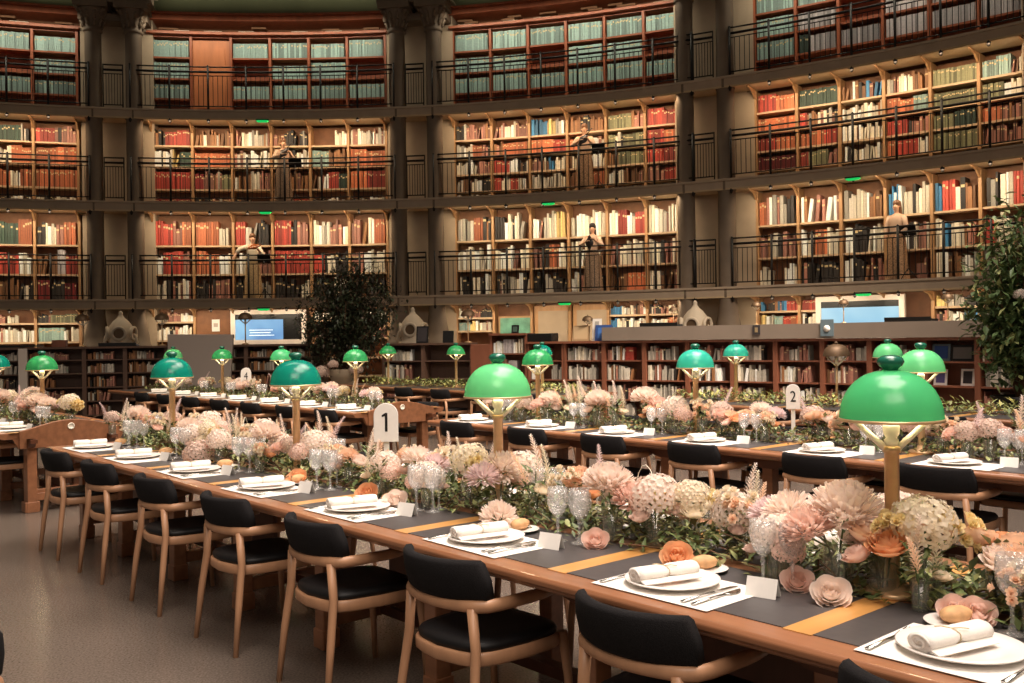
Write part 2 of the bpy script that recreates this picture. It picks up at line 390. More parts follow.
TIER1 = {0: [['KWO', 'RPW', 'B'], ['NNO', 'RRW', 'BBK'], ['KWPO', 'BBSR', 'QKQ']],
         1: [['RRPO', 'WRRP', 'WKP'], ['OOW', 'OOW', 'KPP'], ['RGK', 'WKP', 'KG'], ['RP', 'R', 'KKW'], ['WGPW', 'RWK', 'KW'], ['PWO', 'PWW', 'BK']],
         2: [['GGOK', 'W', 'KWW'], ['KWG', 'W', 'KGW'], ['WGWY', 'PKOW', 'KGK'], ['W', 'W', 'WKW'], ['WRWR', 'PWW', 'BO'], ['WGW', 'WPW', 'WBG']],
         3: [['OWGK', 'PWP', 'WEW'], ['WPW', 'WOW', 'K'], ['GWB', 'WKW', 'WKP'], ['UWW', 'GWP', 'PEP'], ['URWB', 'WUWP', 'WBG'], ['KWR', 'RWP', 'G']]}
TIER0 = {0: [['P', 'W'], ['PWE', 'WWW'], ['KLL', 'TTW']], 1: [['WPW', 'WW'], None, None, None, ['W', 'P'], ['W', 'P']],
         2: [['WPK', 'TYW'], None, None, None, ['UWP', 'UWW'], ['KPW', 'WO']],
         3: [['UKUR', 'YWTRO'], ['RW', 'WE'], None, None, ['YGK', 'PWU'], ['WWP', 'WOW']]}
LEV = {3: lambda b: [0, .47, 1.01, 1.58], 2: lambda b: [0, .44, 1.04, 1.61] if b < 2 else [0, .24, .70, 1.15, 1.62],
       1: lambda b: [0, .69, 1.46], 0: lambda b: [.1, .6, 1.1, 1.62 if b < 2 else 1.76, 2.11]}
BOOKS = []
def fill(Mx, w, d, hmax, code, where, big=.06, dens=1.0, leanp=.06, small=1.0):
    """stand books along local x in a cell of width w (Mx: centre front of the shelf board)"""
    n = len(code); x = -w/2 + .01
    for i, c in enumerate(code):
        x1 = -w/2 + w*(i+1)/n - .004
        if c == 'E': x = x1; continue
        uni = c in 'TRONLSQ'; hb = random.uniform(.72, .9)*hmax
        tw = random.uniform(.62, .95)*big
        j = random.randint(0, 2)
        low = c == 'K' and hmax < .4
        while x < x1:
            bw = tw*random.uniform(.9, 1.1) if uni else random.uniform(.55, 1.5)*big
            if x+bw > x1+.01: break
            h = hb*random.uniform(.97, 1.0) if uni else random.uniform(.58, .93)*hmax*small
            if random.random() < .07*dens and not uni: x += bw*.6; continue
            jj = (j if random.random() < .55 else random.randint(0, 2)) if uni else random.randint(0, 2)
            cc = c if uni or random.random() > .16 else random.choice('WPGKB')
            ln = radians(random.uniform(5, 12)) if (not uni and random.random() < leanp) else 0
            BOOKS.append((Mx @ Matrix.Translation((x+bw/2, random.uniform(.0, .03)+.02, 0)) @ Matrix.Rotation(ln, 4, 'Y'), bw*.90, min(d*.85, h*.75), h*(.9 if ln else 1), cc, jj, where))
            x += bw + (sin(ln)*h if ln else 0)
TIERN = ['ground floor', 'lower gallery', 'middle gallery', 'top gallery']
BAYN = ['bay before the first columns', 'bay between first and second columns', 'bay between second and third columns', 'bay after the third columns']
for bi, ups in enumerate(BAYS):
    nc = len(ups)-1
    for t in range(4):
        z0, z1 = FLOORZ[t], TOPZ[t]; am = (ups[0]+ups[-1])/2
        r = empty('wall_bookcase', pol(22.9, am, z0), -radians(am))
        tag(r, 'built-in oak bookcase on the %s, %s' % (TIERN[t], BAYN[bi]), 'bookcase', 'wall bookcases')
        wd = M['oak'] if t < 3 else M['mahog']
        obj('back_panel', MB().arc(23.16, 23.2, z0, z1, ups[0], ups[-1], nc), M['oak_back'] if t < 3 else M['mahog'], r, True)
        table = [TIER0, TIER1, TIER2, TIER3][t][bi]; lv = LEV[t](bi)
        for i, a in enumerate(ups):
            ub = MB().box((0, .2, (z0+z1)/2), (.065, .42, z1-z0), 0, polM(22.74, a))
            if t < 3: ub.prism([(0, 0), (.6, 0), (.6, -.02), (.25, -.07), (.05, -.2), (0, -.2)], -.02, .02, 0, polM(22.74, a, z1) @ Matrix.Rotation(-pi/2, 4, 'Z'))
            obj('upright', ub, wd, r, True)
        for li, l in enumerate(lv):
            if l < .01: continue
            sb = MB()
            for i in range(nc):
                if table[i] is None or (t == 3 and bi == 1 and i == 1):
                    if sb.v: obj('shelf', sb, M['shelf'] if t < 3 else M['mahog'], r, True); sb = MB()
                    continue
                a = (ups[i]+ups[i+1])/2; w = radians(ups[i+1]-ups[i])*22.8-.06
                sb.box((0, .2, z0+l-.02), (w, .38, .045), 0, polM(22.76, a))
            if sb.v: obj('shelf', sb, M['shelf'] if t < 3 else M['mahog'], r, True)
        if t == 3:
            sb = MB(); sb.arc(22.75, 23.2, 9.72, 9.78, ups[0], ups[-1], nc); obj('top_board', sb, M['mahog'], r, True)
        if t == 3 and bi == 1:
            dp = MB(); T = polM(22.78, (ups[1]+ups[2])/2)
            dp.box((0, .02, 8.66), (.98, .04, 2.0), 0, T)
            for zz in (8.15, 9.15): dp.box((0, -.01, zz), (.72, .02, .62), 0, T)
            dpo = obj('cupboard_door', dp, mat('orange oak', (182, 108, 62), .5, var=.15, scale=6, stretch=(1, 1, .2)), r, True)
            dpo['label'] = 'orange brown panelled cupboard door'
        for i in range(nc):
            if table[i] is None: continue
            a = (ups[i]+ups[i+1])/2; w = radians(ups[i+1]-ups[i])*22.76-.09
            rows = table[i][::-1] if t else table[i][::-1]
            base = 0 if t else 3
            for li, code in enumerate(rows):
                zb = z0+lv[base+li]+.005; ztop = (z0+lv[base+li+1]) if base+li+1 < len(lv) else z1
                hm = ztop-zb-.06
                big = (.075 if t == 1 else .058 if t == 2 else .05 if t == 0 else .05)
                if hm > .8: hm = .62
                if li == 0 and t >= 2: hm = min(hm, .22)
                where = (bi, t, li, i)
                fill(polM(22.76, a, zb), w, .36, hm, code, where, big)
    # books laid flat on the wooden cornice
    ob = []
    for i in range(nc):
        a = (ups[i]+ups[i+1])/2
        for q in range(3):
            if random.random() < .75:
                BOOKS.append((polM(22.9, a+random.uniform(-.7, .7), 9.905) @ Matrix.Rotation(pi/2, 4, 'Y') @ Matrix.Translation((-.06*q-.03, 0, -.2)), .05, .25, random.uniform(.35, .5), 'B' if q else 'W', 1, (bi, 4, 0, i)))

# ------------------------------------------------------------------ gallery railings
def railing(angs, zf, label, R=22.06, short=False):
    am = (angs[0]+angs[-1])/2
    r = empty('gallery_railing', pol(R, am, zf), -radians(am)); tag(r, label, 'railing', 'gallery railings')
    n = 8 if not short else 2
    for nm, z, rad in (('handrail', 1.0, .030), ('upper_rail', 1.13, .020), ('lower_rail', .1, .016), ('middle_rail', .9, .013)):
        b = MB(); b.tube([pol(R, angs[0]+(angs[-1]-angs[0])*i/(n*2), zf+z) for i in range(n*2+1)], rad, 6); obj(nm, b, M['iron'], r, True)
    for a in angs:
        b = MB(); T = polM(R-.03, a, zf)
        b.tube([(0, 0, -.32 if not short else 0), (0, 0, 1.14)], .028 if not short else .016, 6, 0, T)
        if not short:
            b.lathe([(.0, -.36), (.03, -.34), (.045, -.28), (.03, -.22), (.022, -.2)], 8, 0, T); b.box((0, .02, -.12), (.05, .06, .2), 0, T); b.lathe([(.022, 1.13), (.03, 1.15), (0, 1.18)], 8, 0, T)
        obj('post', b, M['iron'], r, True)
    for i in range(len(angs)-1):
        b = MB(); k = 8 if not short else 7
        for j in range(1, k):
            a = angs[i]+(angs[i+1]-angs[i])*j/k
            b.box((0, 0, .5), (.014, .014, .8), 0, polM(R, a, zf))
        obj('baluster_slats', b, M['iron'], r, True)
for t in (1, 2, 3):
    for bi, ups in enumerate(BAYS):
        angs = [ups[0]-1.0+(ups[-1]-ups[0]+2.0)*i/(len(ups)) for i in range(len(ups)+1)]
        railing([a for a in angs], FLOORZ[t], 'black iron railing along the %s, %s' % (TIERN[t], BAYN[bi]))
    for pi_, pa in enumerate(PIERS):
        railing([pa-.62, pa+.62], FLOORZ[t], 'short black iron railing between the %s pair of columns, %s' % (ORD[pi_+1], TIERN[t]), 22.12, True)

# ------------------------------------------------------------------ low bookcases and the grey counter
LOWR = 16.3
LEFT_U = [-17.6, -14.9, -14.64, -10.88, -8.14, -5.3, -2.5, .3, 3.1, 5.9]
MID_U = [10.2, 13.2, 16.75]
RIGHT_U = [23.41, 26.19, 28.97, 31.86, 34.78, 37.49, 40.32, 43.04, 46.05, 48.79, 51.6]
def low_unit(a0, a1, top, levels, m, label, codes, where, dark=False, face=.02):
    am = (a0+a1)/2; w = radians(a1-a0)*LOWR
    r = empty('low_bookcase', pol(LOWR, am), -radians(am)); tag(r, label, 'bookcase', 'low bookcases')
    obj('side_panel', MB().box((-w/2+.02, .19, top/2), (.04, .38, top)), m, r)
    obj('side_panel', MB().box((w/2-.02, .19, top/2), (.04, .38, top)), m, r)
    obj('back_panel', MB().box((0, .37, top/2), (w-.08, .02, top)), m, r)
    obj('top_board', MB().box((0, .17, top+.02), (w+.01, .46, .04)), m, r)
    T = polM(LOWR, am)
    for i, l in enumerate(levels):
        obj('shelf', MB().box((0, .19, l), (w-.08, .34, .025)), m, r)
        hm = (levels[i+1] if i+1 < len(levels) else top)-l-.05
        if codes and codes[i]: 
            fill(T @ Matrix.Translation((0, .02, l+.014)), w-.1, .3, hm, codes[i], where+(i,), .034, 1, .05)
    return r
def rc(n, al):
    return ''.join(random.choice(al) for _ in range(n))
for i in range(len(RIGHT_U)-1):
    cd = [rc(3, 'GGPGK')+'E', rc(3, 'GWGPG')+random.choice('EPG'), rc(4, 'GWGPG')+'E', rc(3, 'GWPGPG')+random.choice('EGP')]
    if i == 8: cd = [None, None, None, None]
    if i == 1: cd[3] = 'PWRE'
    low_unit(RIGHT_U[i], RIGHT_U[i+1], 1.44, [.06, .39, .745, 1.11], M['lowcase'], '%s low brown bookcase under the grey counter behind the rear garlanded table' % ORD[i+1], cd, ('low', 'R', i))
for i in range(len(LEFT_U)-1):
    if i == 1: continue
    cd = [rc(2, 'BPK')+'E', 'B'+rc(1, 'BPG')+'E', 'BB'+random.choice('EP')+'E', 'BBG'+'E', 'BG'+random.choice('BP')+'E']
    if i == 0: cd = ['PW', 'PGW', 'PWK', 'PWG', 'WPG']
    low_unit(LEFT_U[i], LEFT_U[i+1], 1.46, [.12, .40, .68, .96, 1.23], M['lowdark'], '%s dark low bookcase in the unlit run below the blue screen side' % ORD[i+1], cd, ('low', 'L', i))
for i in range(2):
    cd = [rc(3, 'WGP'), 'PWG'+'E', 'WGPE', 'WGWE'] if i == 0 else [None, None, None, None]
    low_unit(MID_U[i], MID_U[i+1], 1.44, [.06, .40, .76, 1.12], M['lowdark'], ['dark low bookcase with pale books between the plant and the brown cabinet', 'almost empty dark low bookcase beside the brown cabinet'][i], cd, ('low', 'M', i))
low_unit(18.1, 20.75, 1.61, [.06, .40, .80, 1.25], M['lowcase'], 'taller brown bookcase with pale journals and a framed picture on top', ['WG', 'PWG', 'WPSE', 'WSW'], ('low', 'M', 2))
low_unit(20.8, 23.38, 1.44, [.06, .39, .745, 1.11], M['lowcase'], 'low brown bookcase carrying a flat black box', ['WG', 'PGW', 'WEG', 'WPE'], ('low', 'M', 3))
b = MB().box((0, .25, .72), (.42, .5, 1.44), 0, polM(LOWR-.02, 17.42)); o = obj('cabinet', b, M['lowcase'], world=True, bevel=.01); tag(o, 'plain brown wooden cabinet end beside the pale journals', 'cabinet')
b = MB().box((0, .2, .74), (.16, .5, 1.48), 0, polM(LOWR-.03, -14.78)); o = obj('bookcase_end_post', b, M['whitepaint'], world=True); tag(o, 'pale grey upright post between two runs of dark bookcases', 'post')
r = empty('counter', pol(LOWR, 39)); tag(r, 'long grey counter top unit running above the low brown bookcases', 'counter')
obj('fascia', MB().arc(LOWR-.08, LOWR-.02, 1.485, 1.70, 26.2, 51.7, 14), M['grey'], r, True)
obj('counter_top', MB().arc(LOWR-.08, LOWR+.75, 1.70, 1.73, 26.2, 51.7, 14), M['grey'], r, True)
obj('counter_end', MB().arc(LOWR-.02, LOWR+.75, 1.485, 1.70, 26.2, 26.35, 1), M['grey'], r, True)
b = MB().arc(LOWR-.06, LOWR+.6, 1.505, 1.55, -17.6, -13.9, 4); o = obj('counter_slab', b, M['black'], world=True); tag(o, 'thick black counter slab on the end of the dark bookcases', 'counter')

def brass_lamp(R, a, z, label, sc=.8):
    r = empty('brass_lamp', pol(R, a, z), -radians(a), sc); tag(r, label, 'lamp', 'unlit brass counter lamps')
    obj('base', MB().lathe([(0, 0), (.08, 0), (.08, .012), (.03, .03), (0, .03)], 16), M['brass'], r)
    obj('post', MB().lathe([(.014, .02), (.014, .46)], 10, cap=True), M['brass'], r)
    for s in (-1, 1):
        obj('arm', MB().tube([(0, 0, .44), (s*.06, 0, .49), (s*.12, 0, .55)], .012, 6), M['cream'], r)
    obj('socket', MB().lathe([(0, .46), (.022, .46), (.022, .54), (0, .55)], 10), M['cream'], r)
    obj('shade', MB().lathe([(.15, .55), (.148, .58), (.13, .63), (.09, .67), (.03, .69), (0, .69), (0, .68), (.03, .68), (.085, .66), (.125, .62), (.143, .58), (.146, .55)], 20), M['copper'], r)
    obj('finial', MB().lathe([(0, .69), (.02, .695), (.022, .71), (0, .72)], 10), M['copper'], r)
    return r
brass_lamp(16.45, -11.05, 1.50, 'unlit brass lamp on the dark bookcases before the first columns', .95)
brass_lamp(16.45, -5.7, 1.50, 'unlit brass lamp standing beside the grey screen back', .95)
brass_lamp(16.45, .15, 1.50, 'unlit brass lamp in front of the blue screen', .95)
brass_lamp(16.5, 16.3, 1.48, 'unlit brass lamp on the dark bookcase beside the brown cabinet', .95)
brass_lamp(16.55, 24.8, 1.48, 'unlit brass lamp among the display cards on the counter', .7)
brass_lamp(16.6, 30.6, 1.73, 'unlit brass lamp beside the cream vent on the grey counter', .52)
brass_lamp(16.6, 35.95, 1.73, 'unlit brass lamp at the third columns on the grey counter', .58)
brass_lamp(16.6, 41.2, 1.73, 'unlit brass lamp in front of the white framed screen', .56)
brass_lamp(16.6, 46.9, 1.73, 'unlit brass lamp on the counter nearest the tall green plant'.replace('nearest', 'beside'), .60)
def card(name, R, a, z, w, h, m, label, cat, lean=8, dep=.02, m2=None, inset=.03, extra=None):
    T = polM(R, a, z) @ Matrix.Rotation(radians(-lean), 4, 'X')
    r = empty(name, pol(R, a, z), -radians(a)); tag(r, label, cat)
    obj('board', MB().box((0, 0, h/2), (w, dep, h), 0, T), m, r, True)
    if m2: obj('picture', MB().box((0, -dep/2-.003, h/2), (w-2*inset, .006, h-2*inset), 0, T), m2, r, True)
    if extra: extra(r, T, w, h, dep)
    return r
ink = mat('dark print', (52, 46, 48), .7); bluec = mat('blue cover', (48, 78, 140), .5); tanc = mat('tan cover', (170, 140, 104), .6)
paleblue = mat('pale violet print', (150, 140, 170), .6); greyblue = mat('grey blue card', (104, 120, 128), .6)
card('open_book', 16.5, 24.35, 1.48, .34, .30, tanc, 'tan book cover propped on the bookcase by the display cards', 'book', 14, .03, mat('tan print', (196, 168, 130), .6))
card('leaflet', 16.45, 25.55, 1.48, .18, .42, M['paper'], 'tall white leaflet card standing beside the blue book', 'card', 6, .02, mat('grey print', (176, 170, 160), .7), .05)
card('display_book', 16.4, 26.05, 1.48, .32, .30, bluec, 'blue book standing upright at the end of the grey counter', 'book', 10, .03, mat('blue print', (64, 112, 186), .5), .05)
card('picture_frame', 16.5, 19.7, 1.65, .15, .16, M['black'], 'small dark framed picture on the taller brown bookcase', 'picture frame', 8, .02, mat('teal print', (70, 96, 84), .6), .03)
card('picture_frame', 16.4, 13.05, 1.48, .25, .34, M['black'], 'black framed notice standing below the second columns', 'picture frame', 8, .02, ink, .03)
card('picture_frame', 16.4, 14.95, 1.48, .22, .24, M['black'], 'plain black frame on the almost empty dark bookcase', 'picture frame', 8, .03)
card('notice', LOWR-.095, 36.5, 1.56, .13, .16, ink, 'small black notice fixed to the grey counter front', 'notice', 0, .012, mat('notice print', (150, 130, 96), .6), .04)
def disc(r, T, w, h, dep): obj('round_emblem', MB().lathe([(0, 0), (.055, 0), (.055, .008), (0, .008)], 20, 0, T @ Matrix.Translation((0, -dep/2-.002, h*.45)) @ Matrix.Rotation(pi/2, 4, 'X')), M['paper'], r, True)
card('notice', LOWR-.10, 40.8, 1.52, .22, .27, greyblue, 'grey blue notice with a round white emblem on the counter front', 'notice', 0, .015, None, 0, disc)
bb = MB().box((0, .2, 1.56), (.52, .4, .16), 0, polM(16.35, 21.6)); tag(obj('storage_box', bb, M['black'], world=True, bevel=.015), 'flat black box on the low brown bookcase', 'box')
for a, l in ((29.9, 'flat black book rest lying on the grey counter beside the cream vent'), (45.1, 'flat black book rest on the grey counter by the white framed screen')):
    r = empty('book_rest', pol(16.5, a, 1.73), -radians(a)); tag(r, l, 'book rest')
    obj('tray', MB().box((0, 0, .02), (.72, .3, .04)), M['black'], r, bevel=.008); obj('ledge', MB().box((0, -.14, .05), (.72, .02, .04)), M['black'], r)
r = empty('book_rest', pol(16.4, -8.6, 1.5), radians(8.6)); tag(r, 'flat black tray on the dark bookcases below the first columns', 'book rest')
obj('tray', MB().box((0, 0, .02), (.72, .3, .04)), M['black'], r, bevel=.008); obj('ledge', MB().box((0, -.14, .05), (.72, .02, .04)), M['black'], r)
bb = MB().box((0, .1, 1.56), (.26, .2, .16), 0, polM(16.4, -12.6)); tag(obj('card_box', bb, M['lowcase'], world=True, bevel=.01), 'small brown wooden box on the dark bookcases', 'box')
# displays inside the ninth compartment of the low bookcases
for a, z, w, h, m1, m2, l in ((46.75, 1.125, .27, .26, greyblue, bluec, 'blue violet book shown face out in the low bookcase'), (47.85, 1.125, .34, .24, M['black'], mat('grey photo', (120, 116, 112), .6), 'dark photograph book shown face out in the low bookcase'),
                              (46.7, .76, .2, .24, M['paper'], mat('violet drawing', (96, 90, 140), .6), 'white framed blue drawing in the low bookcase'), (48.1, .76, .2, .25, M['paper'], ink, 'white framed dark drawing in the low bookcase')):
    card('display_book' if z > 1 else 'picture_frame', LOWR+.14, a, z, w, h, m1, l, 'book' if z > 1 else 'picture frame', 8, .02, m2, .035)
# big grey screen back standing before the dark bookcases
r = empty('display_screen', pol(15.3, -1.9), radians(1.9)); tag(r, 'large plain grey back of a display screen on a stand', 'screen')
obj('screen_panel', MB().prism([(-.62, 1.72), (.64, 1.70), (.56, .62), (-.60, .62)], -.04, .04), M['panelgrey'], r, bevel=.01)
obj('stand', MB().box((0, .08, .45), (.12, .06, .9)), M['black'], r); obj('foot', MB().box((0, .05, .02), (.8, .5, .04)), M['black'], r, bevel=.01)

# ground floor displays against the shelves
def screen(a, w, z0, z1, label, scr, frac):
    r = empty('display_stand', pol(22.62, a), -radians(a)); tag(r, label, 'display')
    fr = MB(); fr.box((-w/2+.06, 0, z1/2), (.12, .12, z1)); fr.box((w/2-.06, 0, z1/2), (.12, .12, z1)); fr.box((0, 0, z1-.06), (w-.24, .12, .12)); fr.box((0, 0, z0/2), (w-.24, .12, z0))
    obj('white_frame', fr, M['whitepaint'], r)
    obj('header_strip', MB().box((0, 0, z1-.19), (w-.24, .08, .14)), M['black'], r)
    sc = obj('screen', MB().box((-(1-frac)*(w-.24)/2, 0, (z0+z1-.26)/2), ((w-.24)*frac, .06, z1-.26-z0)), scr, r)
    if frac < 1: obj('dark_panel', MB().box((frac*(w-.24)/2, 0, (z0+z1-.26)/2), ((w-.24)*(1-frac), .06, z1-.26-z0)), M['black'], r)
    return r, sc
def screen_mat(name, c1, c2, e):
    m = bpy.data.materials.new(name); m.use_nodes = True; nt = m.node_tree; P = nt.nodes['Principled BSDF']
    tc = nt.nodes.new('ShaderNodeTexCoord'); n = nt.nodes.new('ShaderNodeTexNoise'); n.inputs['Scale'].default_value = .9; rp = nt.nodes.new('ShaderNodeValToRGB')
    rp.color_ramp.elements[0].color = (*lin(c1), 1); rp.color_ramp.elements[1].color = (*lin(c2), 1); rp.color_ramp.elements[0].position = .35; rp.color_ramp.elements[1].position = .65
    nt.links.new(tc.outputs['Object'], n.inputs[0]); nt.links.new(n.outputs['Fac'], rp.inputs[0]); nt.links.new(rp.outputs[0], P.inputs['Emission Color'])
    P.inputs['Base Color'].default_value = (.02, .02, .02, 1); P.inputs['Emission Strength'].default_value = e; P.inputs['Roughness'].default_value = .3
    return m
r, sc = screen(-2.6, 2.0, 1.6, 2.40, 'white framed stand with a glowing blue text screen', screen_mat('blue screen', (96, 140, 190), (150, 200, 228), .9), .72)
for k, (w, x) in enumerate(((.62, -.2), (.55, -.22), (.66, -.18))):
    obj('text_line', MB().box((x, -.035, 1.86-.07*k), (w, .006, .022)), mat('screen text', (220, 235, 245), .5, emit=.6), sc)
r, sc = screen(36.0, 1.95, 1.72, 2.40, 'white framed stand with a pale blue screen above the grey counter', screen_mat('pale blue screen', (140, 190, 216), (176, 214, 228), .9), 1.0)
tp_ = polM(22.9, 14.2, 1.62); r = empty('glass_case', pol(22.9, 14.2, 1.62), -radians(14.2)); tag(r, 'teal green glazed picture panel among the ground floor shelves', 'picture')
obj('frame', MB().box((0, 0, .25), (.95, .06, .52)), M['oak'], r); obj('picture', MB().box((0, -.04, .25), (.85, .02, .43)), mat('teal green print', (104, 160, 136), .5, var=.3, scale=5), r)
r = empty('wooden_panel', pol(22.8, -6.25), radians(6.25)); tag(r, 'brown wooden door panel beside the blue screen stand', 'door'); r['label'] = 'brown wooden door with a white notice, beside the blue screen stand'
obj('door_leaf', MB().box((0, 0, 1.2), (.98, .05, 2.4)), M['oak_back'], r)
o = tag(obj('poster', MB().box((0, 0, 0), (.2, .01, .32), 0, polM(22.76, -6.2, 2.0)), M['paper'], world=True), 'white paper notice on the brown wooden door', 'notice')
obj('print', MB().box((0, -.008, .17), (.12, .006, .1)), mat('poster print', (186, 170, 160), .7), o)
for a0, a1, l in ((15.5, 18.0, 'pale wooden wall panel behind the display cards'), (18.1, 20.6, 'second pale wooden wall panel below the dark haired performer')):
    am = (a0+a1)/2; r = empty('wall_panel', pol(22.85, am), -radians(am)); tag(r, l, 'panel')
    obj('board', MB().box((0, 0, 1.2), (1.0, .05, 2.38)), M['oak'], r); obj('moulding', MB().box((0, -.03, 1.2), (.8, .02, 2.1)), M['plaster'], r)
# cast vents at the foot of the piers
for k, pa in enumerate(PIERS):
    r = empty('air_vent', pol(21.55, pa+[.55, 0, -.3, 0][k]), -radians(pa)); tag(r, 'cream cast vent with a round mouth at the foot of the %s pair of columns' % ORD[k+1], 'vent', 'cast vents')
    obj('plinth', MB().box((0, 0, .72), (.95, .7, 1.44)), M['plaster'], r, bevel=.02)
    vm = mat('cream cast iron', (206, 190, 168), .6, var=.05, scale=4)
    obj('vent_body', MB().lathe([(.36, 1.44), (.36, 1.50), (.29, 1.53), (.30, 1.72), (.31, 1.86), (.27, 2.0), (.18, 2.12), (.09, 2.20), (.045, 2.28), (.055, 2.32), (.02, 2.37), (0, 2.38)], 24), vm, r)
    for an in (-75, 0, 75):
        T = Matrix.Rotation(radians(an), 4, 'Z') @ Matrix.Translation((0, -.25, 1.80)) @ Matrix.Rotation(pi/2, 4, 'X')
        mo = obj('mouth', MB().lathe([(.12, -.1), (.16, .02), (.19, .08), (.18, .11), (.13, .11), (.12, .06)], 20, 0, T), vm, r)
        obj('mouth_shade_disc', MB().lathe([(0, .07), (.125, .07)], 20, 0, T), M['copper'], mo)  # disc whose colour stands for the shade inside the open mouth
    for s in (-1, 1): obj('scroll', MB().tube([(s*.32, -.05, 1.46), (s*.38, -.05, 1.58), (s*.35, -.05, 1.74), (s*.29, -.05, 1.80)], [.05, .045, .04, .025], 8), vm, r)
# green exit lights under the galleries
for px, a, z, l in ((270, -2.5, 7.33, 'middle gallery above the performer in the patterned dress'), (272, -2.4, 4.93, 'lower gallery above the performer with raised arm'), (557, 17.1, 4.93, 'lower gallery above the dark haired performer'), (867, 36.2, 4.93, 'lower gallery above the leaning performer'), (575, 18.1, 2.40, 'ground floor behind the display cards'), (873, 36.7, 2.40, 'ground floor above the white framed screen'), (265, -2.6, 2.40, 'ground floor above the blue screen')):
    r = empty('exit_light', pol(21.98, a, z), -radians(a)); tag(r, 'small glowing green exit light at the %s' % l, 'exit light', 'exit lights')
    obj('housing', MB().box((0, .0, .03), (.34, .06, .03)), M['black'], r)
    obj('lens', MB().rings([[(x*k, y*k, zz) for x, y in ((-.15, -.04), (.15, -.04), (.15, .04), (-.15, .04))] for k, zz in ((1, .01), (1, -.015), (.7, -.04))], 0, False), M['exit'], r)

# ------------------------------------------------------------------ tables
def make_table(label, t, s0, s1, strips, panel_seats, end_board):
    sc = (s0+s1)/2; L = s1-s0
    r = empty('reading_table', tp(t, 0, sc), RZ); tag(r, label, 'table', 'long reading tables')
    X = lambda s: -(s-sc)
    mb = MB(); poly = [(-HW, .738), (-HW+.010, .75), (HW-.010, .75), (HW, .738), (HW, .722), (HW-.012, .716), (HW-.016, .704), (HW-.05, .69), (-HW+.05, .69), (-HW+.016, .704), (-HW+.012, .716), (-HW, .722)]
    mb.prism(poly, -L/2, L/2, 0, Matrix.Rotation(pi/2, 4, 'Z'))
    obj('table_top', mb, M['table'], r, bevel=.004)
    st = sorted([s for s in strips if s0 < s < s1]); ed = [s0+.09]+st+[s1-.09]
    for i in range(len(ed)-1):
        a, b_ = ed[i]+.045, ed[i+1]-.045
        for sd in (-1, 1):
            obj('leather_inlay', MB().box(((X(a)+X(b_))/2, sd*.285, .7505), (abs(b_-a), .47, .004)), M['leather'], r)
    for s in st:
        obj('divider_strip', MB().box((X(s), 0, .7508), (.09, 1.06, .004)), M['strip'], r)
    obj('apron', MB().box((0, -HW+.25, .655), (L-.12, .025, .07)), M['dark_table'], r); obj('apron', MB().box((0, HW-.25, .655), (L-.12, .025, .07)), M['dark_table'], r)  # aprons in darker oak, standing for the shade under the table top
    for s in [s0+.07]+st+[s1-.07]:
        for sd in (-1, 1):
            b = MB(); b.box((X(s), sd*.34, .345), (.085, .085, .69)); b.box((X(s), sd*.34, .05), (.10, .10, .10))
            lg = obj('leg', b, M['dark_table'] if 0 else M['table'], r, bevel=.006)
            b = MB(); b.prism([(-.2, .69), (.2, .69), (.2, .655), (.14, .65), (.11, .615), (.05, .60), (-.05, .60), (-.11, .615), (-.14, .65), (-.2, .655)], -.03, .03, 0, Matrix.Translation((X(s), sd*.36, 0)))
            obj('bracket', b, M['dark_table'], r)
        obj('cross_rail', MB().box((X(s), 0, .14), (.05, .60, .07)), M['table'], r, bevel=.005)
    for s in panel_seats:
        obj('modesty_panel', MB().box((X(s), 0, .43), (.62, .03, .52)), M['dark_table'], r, bevel=.008)
    obj('stretcher', MB().box((0, 0, .14), (L-.2, .06, .05)), M['dark_table'], r)
    if end_board:
        xe = X(s0)+.02
        b = MB(); pts = [(-.45, .60), (-.45, .765)] + [(-.45+.9*i/12, .765+.085*sin(pi*i/12)**1.3) for i in range(1, 12)] + [(.45, .765), (.45, .60)]
        b.prism(pts, -.02, .02, 0, Matrix.Translation((xe, 0, 0)) @ Matrix.Rotation(pi/2, 4, 'Z'))
        eb = obj('end_board', b, M['table'], r, bevel=.006)
        T = Matrix.Translation((xe+.02, 0, .785)) @ Matrix.Rotation(pi/2, 4, 'Y')
        md = obj('medallion', MB().lathe([(0, 0), (.032, 0), (.032, .006), (.024, .010), (.024, .006), (0, .006)], 18, 0, T), M['cream'], eb)
        b = MB(); b.prism([(-.5, .69), (-.45, .60), (.45, .60), (.5, .69)], -.02, .02, 0, Matrix.Translation((xe-.03, 0, 0)) @ Matrix.Rotation(pi/2, 4, 'Z'))
        obj('end_apron', b, M['table'], r)
        obj('end_rail', MB().box((xe-.06, 0, .17), (.05, .64, .08)), M['table'], r, bevel=.006)
        for sd in (-1, 1): obj('foot_block', MB().box((xe-.07, sd*.34, .05), (.14, .13, .10)), M['table'], r, bevel=.008)
    return r
L1 = [1.49, 3.40, 5.31, 7.25]; L2 = [1.2, 3.1, 5.0, 6.92]; LA = [10.69, 12.58]; LB = [10.24, 12.16, 14.07, 15.99]; L3 = [3.26, 5.16, 7.12]; LC = [10.61, 12.72, 14.74]
SEAT1 = [.12, 1.09, 2.03, 2.99, 3.96, 4.90, 5.87, 6.86, 7.80]; SEAT2 = [1.70, 2.68, 3.59, 4.58, 5.50, 6.42, 7.42]
SEATA = [10.2, 11.17, 12.1]; SEATB = [9.75, 10.7, 11.67, 12.62, 13.6, 14.55, 15.5]
mid = lambda q: sorted(q+[(q[i]+q[i+1])/2 for i in range(len(q)-1)]+[2*q[0]-(q[0]+q[1])/2])
make_table('long oak reading table closest to the camera, bearing the number one sign', 0, -.95, 8.22, mid(L1), SEAT1[::2], False)
